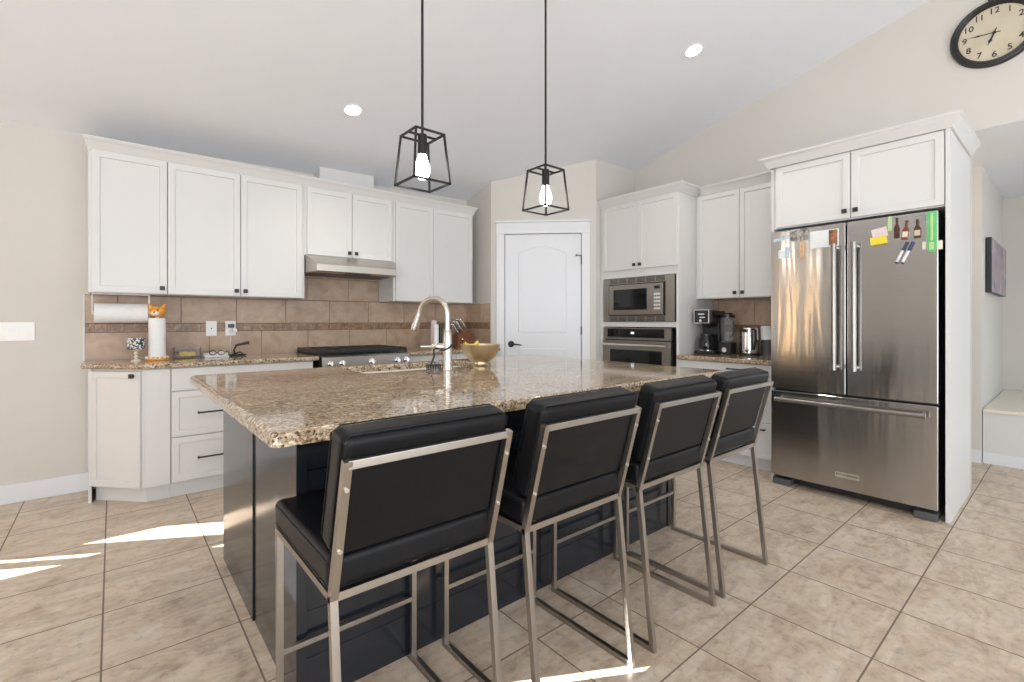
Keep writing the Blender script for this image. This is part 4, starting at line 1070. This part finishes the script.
t = thing('knife_sharpener', (0.77, 4.36, CT), 'small black stand with an angled handle on the back counter', 'gadget')
mb = MB(); mb.box((0.70, 4.33, CT+0.001), (0.83, 4.39, CT+0.014), 0.004)
mb.tube([(0.755, 4.36, CT+0.012), (0.745, 4.36, CT+0.045), (0.765, 4.36, CT+0.085)], 0.007, 8); mb.tube([(0.735, 4.36, CT+0.012), (0.79, 4.36, CT+0.030), (0.81, 4.36, CT+0.012)], 0.005, 8); mb.build('stand', 'iron', t)
mb = MB(); mb.tube([(0.755, 4.36, CT+0.082), (0.80, 4.345, CT+0.094), (0.85, 4.33, CT+0.104)], [0.008, 0.010, 0.013], 10); mb.build('handle', 'black', t)
# soap bottles and knife block right of the range
def bottle(x, y, h, r, mats, label):
    t = thing('dispenser_bottle', (x, y, CT), label, 'bottle')
    mb = MB(); mb.lathe([(0.0, 0.001), (r, 0.001), (r, h*0.80), (r*0.8, h*0.84), (r*0.45, h*0.86), (0, h*0.86)], (x, y, CT), 24); mb.build('bottle_body', mats[0], t)
    mb = MB(); mb.lathe([(r*0.95, h*0.845), (r*0.95, h), (0, h)], (x, y, CT), 24); mb.build('cap', mats[1], t)
bottle(2.520, 4.25, 0.285, 0.032, ('pink', 'pink'), 'taller pinkish bottle on the back counter behind the faucet')
bottle(2.470, 4.12, 0.245, 0.027, ('whiteplastic', 'whiteplastic'), 'shorter white bottle in front of the pinkish bottle')
bottle(2.545, 4.16, 0.250, 0.020, ('blackplastic', 'blackplastic'), 'slim black bottle beside the white bottle behind the faucet')
t = thing('knife_block', (2.88, 4.27, CT), 'reddish wooden knife block on the counter right of the range', 'knife block')
kb = frame((2.895, 4.27, CT), (1, 0, 0), (0, -1, 0))
mb = MB(); mb.prism([(-0.105, 0.001), (0.085, 0.001), (0.085, 0.055), (0.105, 0.120), (0.02, 0.195), (-0.105, 0.125)], 2, -0.055, 0.055, 0.004, M4=kb); mb.build('block', 'wood', t)
kd = Vector((-0.62, 0.0, 0.785)); k = 0
for row in range(3):
    for c_ in range(3 if row else 2):
        k += 1
        top_ = Vector((2.895-0.075+0.0366*row*1.25, 4.27-0.034+c_*0.034, CT+0.140+0.028*row))
        s = thing('kitchen_knife', tuple(top_), ['steel-handled knife in the front row of the wooden block', 'steel-handled knife in the middle row of the wooden block', 'steel-handled knife in the back row of the wooden block'][row], 'knife', 'knives in the wooden block %s row' % ['front', 'middle', 'back'][row])
        mb = MB(); mb.bar(top_-kd*0.01, top_+kd*0.02, 0.004, 0.016, up=(0, 1, 0)); mb.build('blade', 'steel', s)
        mb = MB(); mb.tube([top_+kd*0.015, top_+kd*0.03, top_+kd*0.08, top_+kd*0.12, top_+kd*0.134], [0.010, 0.0125, 0.012, 0.015, 0.010], 10); mb.build('handle', 'chrome', s)

# ================================================================== RIGHT COUNTER THINGS
# coffee maker
cx, cy = 4.235, 2.208
t = thing('coffee_maker', (cx, cy, RC), 'black coffee maker with silver-edged control face in the corner', 'coffee maker')
MB().box((cx-0.11, cy-0.086, RC+0.001), (cx+0.15, cy+0.086, RC+0.035), 0.010).build('base', 'blackplastic', t)
MB().box((cx+0.03, cy-0.083, RC+0.03), (cx+0.15, cy+0.083, RC+0.40), 0.012).build('column', 'blackplastic', t)
MB().box((cx-0.10, cy-0.083, RC+0.285), (cx+0.04, cy+0.083, RC+0.405), 0.014).build('brew_head', 'blackplastic', t)
Ff = frame((cx-0.101, cy+0.012, RC+0.345), (0, -1, 0), (-1, 0, 0))
mb = MB(); mb.box((-0.078, -0.062, -0.004), (0.070, 0.066, 0.005), 0.004, M4=Ff); mb.build('face_bezel', 'chrome', t)
mb = MB(); mb.box((-0.070, -0.055, 0.003), (0.062, 0.058, 0.008), 0.004, M4=Ff); mb.build('control_face', 'blackplastic', t)
mb = MB(); mb.box((-0.035, 0.018, 0.007), (0.025, 0.028, 0.009), 0, M4=Ff); mb.box((-0.02, -0.012, 0.007), (0.030, -0.002, 0.009), 0, M4=Ff); mb.cyl((-0.012, -0.036, 0.007), (-0.012, -0.036, 0.010), 0.012, M4=Ff); mb.build('buttons', 'whitebar', t)
mb = MB(); mb.cyl((cx-0.045, cy, RC+0.24), (cx-0.045, cy, RC+0.288), 0.028, 0.05); mb.build('filter_basket', 'blackplastic', t)
mb = MB(); mb.lathe([(0.0, 0.037), (0.062, 0.037), (0.070, 0.06), (0.066, 0.13), (0.048, 0.165), (0.05, 0.185), (0.0, 0.185)], (cx-0.045, cy, RC), 28); mb.build('carafe', 'glassblack', t)
mb = MB(); mb.cyl((cx-0.045, cy, RC+0.035), (cx-0.045, cy, RC+0.042), 0.068); mb.build('warming_plate', 'chrome', t)
# blender
bx, by = 4.290, 2.058
t = thing('blender', (bx, by, RC), 'countertop blender with a clear jar and black base', 'blender')
mb = MB(); mb.box((bx-0.060, by-0.058, RC+0.001), (bx+0.060, by+0.058, RC+0.110), 0.014, seg=3); mb.build('motor_base', 'blackplastic', t)
mb = MB(); mb.cyl((bx-0.061, by, RC+0.045), (bx-0.069, by, RC+0.045), 0.022); mb.build('dial', 'chrome', t)
mb = MB(); mb.lathe([(0.0, 0.113), (0.052, 0.113), (0.055, 0.120), (0.062, 0.335), (0.059, 0.335), (0.052, 0.125), (0.0, 0.121)], (bx, by, RC), 20); mb.build('jar', 'clearplastic', t)
mb = MB(); mb.lathe([(0.0, 0.336), (0.064, 0.336), (0.064, 0.358), (0.04, 0.362), (0.038, 0.378), (0.0, 0.378)], (bx, by, RC), 24); mb.build('lid', 'blackplastic', t)
mb = MB(); mb.tube([(bx+0.07, by, RC+0.32), (bx+0.118, by, RC+0.31), (bx+0.115, by, RC+0.18), (bx+0.058, by, RC+0.16)], 0.009, 8); mb.build('jar_handle', 'blackplastic', t)
# kettle
kx, ky = 4.350, 1.893
t = thing('electric_kettle', (kx, ky, RC), 'polished stainless electric kettle between the blender and the white grinder', 'kettle')
mb = MB(); mb.lathe([(0.0, 0.001), (0.083, 0.001), (0.084, 0.012), (0.080, 0.022), (0.0, 0.022)], (kx, ky, RC), 32); mb.build('power_base', 'blackplastic', t)
mb = MB(); mb.lathe([(0.0, 0.023), (0.080, 0.023), (0.081, 0.05), (0.078, 0.14), (0.073, 0.225), (0.068, 0.245), (0.0, 0.246)], (kx, ky, RC), 40)
mb.prism([(-0.115, 0.235), (-0.055, 0.19), (-0.055, 0.235)], 1, -0.02, 0.02, M4=Matrix.Translation((kx, ky, RC))); mb.build('kettle_body', 'chrome', t)
mb = MB(); mb.cyl((kx, ky, RC+0.24), (kx, ky, RC+0.258), 0.014); mb.tube([(kx-0.055, ky-0.055, RC+0.232), (kx-0.075, ky-0.085, RC+0.225), (kx-0.082, ky-0.092, RC+0.14), (kx-0.062, ky-0.066, RC+0.055)], 0.010, 10); mb.build('handle', 'blackplastic', t)
# grinder
gx, gy = 4.420, 1.765
t = thing('coffee_grinder', (gx, gy, RC), 'white-topped grinder at the right end of the counter, beside the refrigerator', 'grinder')
mb = MB(); mb.lathe([(0.0, 0.001), (0.048, 0.001), (0.048, 0.14), (0.0, 0.14)], (gx, gy, RC), 28); mb.build('grinder_body', 'greyplastic', t)
mb = MB(); mb.lathe([(0.0, 0.141), (0.054, 0.141), (0.057, 0.25), (0.050, 0.262), (0.0, 0.262)], (gx, gy, RC), 28); mb.build('lid', 'whiteplastic', t)

# ================================================================== THINGS ON THE REFRIGERATOR DOORS
def onf(d=0.0): return frame((FX-d, 0, 0), (0, -1, 0), (-1, 0, 0))
def flat(name, mat, y0, y1, z0, z1, label, cat, th=0.0012, d=0.0004, rot=0.0, group=None):
    c = ((y0+y1)/2, (z0+z1)/2); F0 = frame((FX-d, c[0], c[1]), (0, -1, 0), (-1, 0, 0)) @ Matrix.Rotation(rot, 4, 'Z')
    w, h = abs(y1-y0)/2, abs(z1-z0)/2
    mb = MB(); mb.box((-w, -h, 0), (w, h, th), 0, M4=F0); return tag(mb.build(name, mat), label, cat, group)
flat('photo_print', 'photo', 1.327, 1.283, 1.757, 1.830, 'small grey photo on the left refrigerator door, left of two', 'photo', rot=0.03)
flat('photo_print', 'photo', 1.263, 1.209, 1.757, 1.840, 'small grey photo on the left refrigerator door, right of two', 'photo', rot=-0.02)
flat('sticker', 'blueprint', 1.438, 1.338, 1.772, 1.792, 'thin pale blue strip at the top left of the left refrigerator door', 'sticker', rot=0.12)
flat('note_card', 'whitebar', 1.406, 1.365, 1.644, 1.702, 'small white card low among the papers on the left refrigerator door', 'card')
flat('sticker', 'blueprint', 1.363, 1.334, 1.640, 1.722, 'upright pale blue cut-out beside the small white card', 'sticker', rot=-0.05)
flat('bookmark', 'orangestrip', 1.267, 1.238, 1.632, 1.752, 'narrow orange paper strip hanging below a grey photo', 'bookmark', rot=0.03)
flat('sheet', 'whitebar', 1.200, 1.030, 1.692, 1.808, 'wide white sheet of paper at the top of the left refrigerator door', 'paper')
flat('photo_print', 'portrait', 1.088, 1.038, 1.700, 1.803, 'dark portrait photo with orange over the corner of the white sheet', 'photo', d=0.0018)
flat('note_paper', 'pink', 0.850, 0.770, 1.716, 1.776, 'pale pink note above the yellow eraser on the right refrigerator door', 'note', rot=0.17)
flat('whiteboard_eraser', 'yellow', 0.853, 0.772, 1.672, 1.720, 'bright yellow whiteboard eraser stuck on the right refrigerator door', 'eraser', th=0.022, rot=0.10)
flat('note_paper', 'palegreen', 0.768, 0.748, 1.752, 1.842, 'narrow pale green slip beside the pink note', 'note')
def bottle_magnet(y, z0, z1, w, mat, lab, label, tilt):
    h = z1-z0; F0 = frame((FX-0.0005, y, z0), (0, -1, 0), (-1, 0, 0)) @ Matrix.Rotation(tilt, 4, 'Z')
    t = thing('bottle_magnet', (FX, y, z0), label, 'magnet', 'bottle-shaped magnets')
    mb = MB(); mb.prism([(-w, 0), (w, 0), (w, h*0.5), (w*0.42, h*0.68), (w*0.36, h*0.94), (-w*0.36, h*0.94), (-w*0.42, h*0.68), (-w, h*0.5)], 2, 0, 0.010, 0.002, M4=F0); mb.build('bottle_body', mat, t)
    mb = MB(); mb.box((-w*0.42, h*0.92, 0.001), (w*0.42, h, 0.010), 0.001, M4=F0); mb.build('cap', 'black', t)
    if lab: mb = MB(); mb.box((-w*0.8, h*0.12, 0.0098), (w*0.8, h*0.42, 0.0108), 0, M4=F0); mb.build('bottle_label', lab, t)
bottle_magnet(0.723, 1.702, 1.826, 0.014, 'amber', None, 'plain dark brown bottle magnet, leftmost of three', 0.0)
bottle_magnet(0.686, 1.688, 1.802, 0.016, 'redbrown', 'label', 'reddish bottle magnet with a cream label, tilted, middle of three', -0.10)
bottle_magnet(0.625, 1.690, 1.800, 0.017, 'amber', 'clockface', 'dark bottle magnet with a tan label, rightmost of three', 0.0)
def marker(p0, p1, label):
    t = thing('marker_pen', (FX, p1[0], p1[1]), label, 'marker', 'whiteboard markers')
    d = 0.009; a, b_ = Vector((FX-d, p0[0], p0[1])), Vector((FX-d, p1[0], p1[1]))
    q = a.lerp(b_, 0.40); e_ = a.lerp(b_, 0.93)
    mb = MB(); mb.cyl(q, e_, 0.0075, seg=14); mb.build('barrel', 'whitebar', t)
    mb = MB(); mb.cyl(a, q, 0.0085, seg=14, bevel=0.001); mb.build('cap', 'navyblue', t)
    mb = MB(); mb.cyl(e_, b_, 0.0077, 0.006, seg=14); mb.build('end_plug', 'black', t)
marker((0.672, 1.672), (0.727, 1.545), 'white marker with navy cap, left of the slanted pair')
marker((0.644, 1.668), (0.699, 1.541), 'white marker with navy cap, right of the slanted pair')
flat('sheet', 'clearplastic', 0.648, 0.578, 1.782, 1.826, 'clear plastic slip behind the rightmost bottle magnet', 'slip')
t = thing('green_clip_holder', (FX, 0.558, 1.6), 'long green plastic holder at the right edge of the refrigerator door', 'holder')
mb = MB(); mb.prism([(0.536, 1.62), (0.548, 1.597), (0.570, 1.597), (0.582, 1.62), (0.582, 1.838), (0.536, 1.838)], 0, FX-0.012, FX-0.0005, 0.003); mb.build('holder_body', 'green', t)
mb = MB(); mb.box((FX-0.016, 0.553, 1.665), (FX-0.0118, 0.565, 1.825), 0.001); mb.box((FX-0.015, 0.548, 1.61), (FX-0.0118, 0.570, 1.655), 0.002); mb.build('holder_rib', 'palegreen', t)
flat('note_paper', 'cream', 0.603, 0.586, 1.617, 1.664, 'cream paper tab left of the green holder', 'note')
flat('note_paper', 'cream', 0.535, 0.512, 1.610, 1.662, 'cream paper tab right of the green holder at the door edge', 'note')
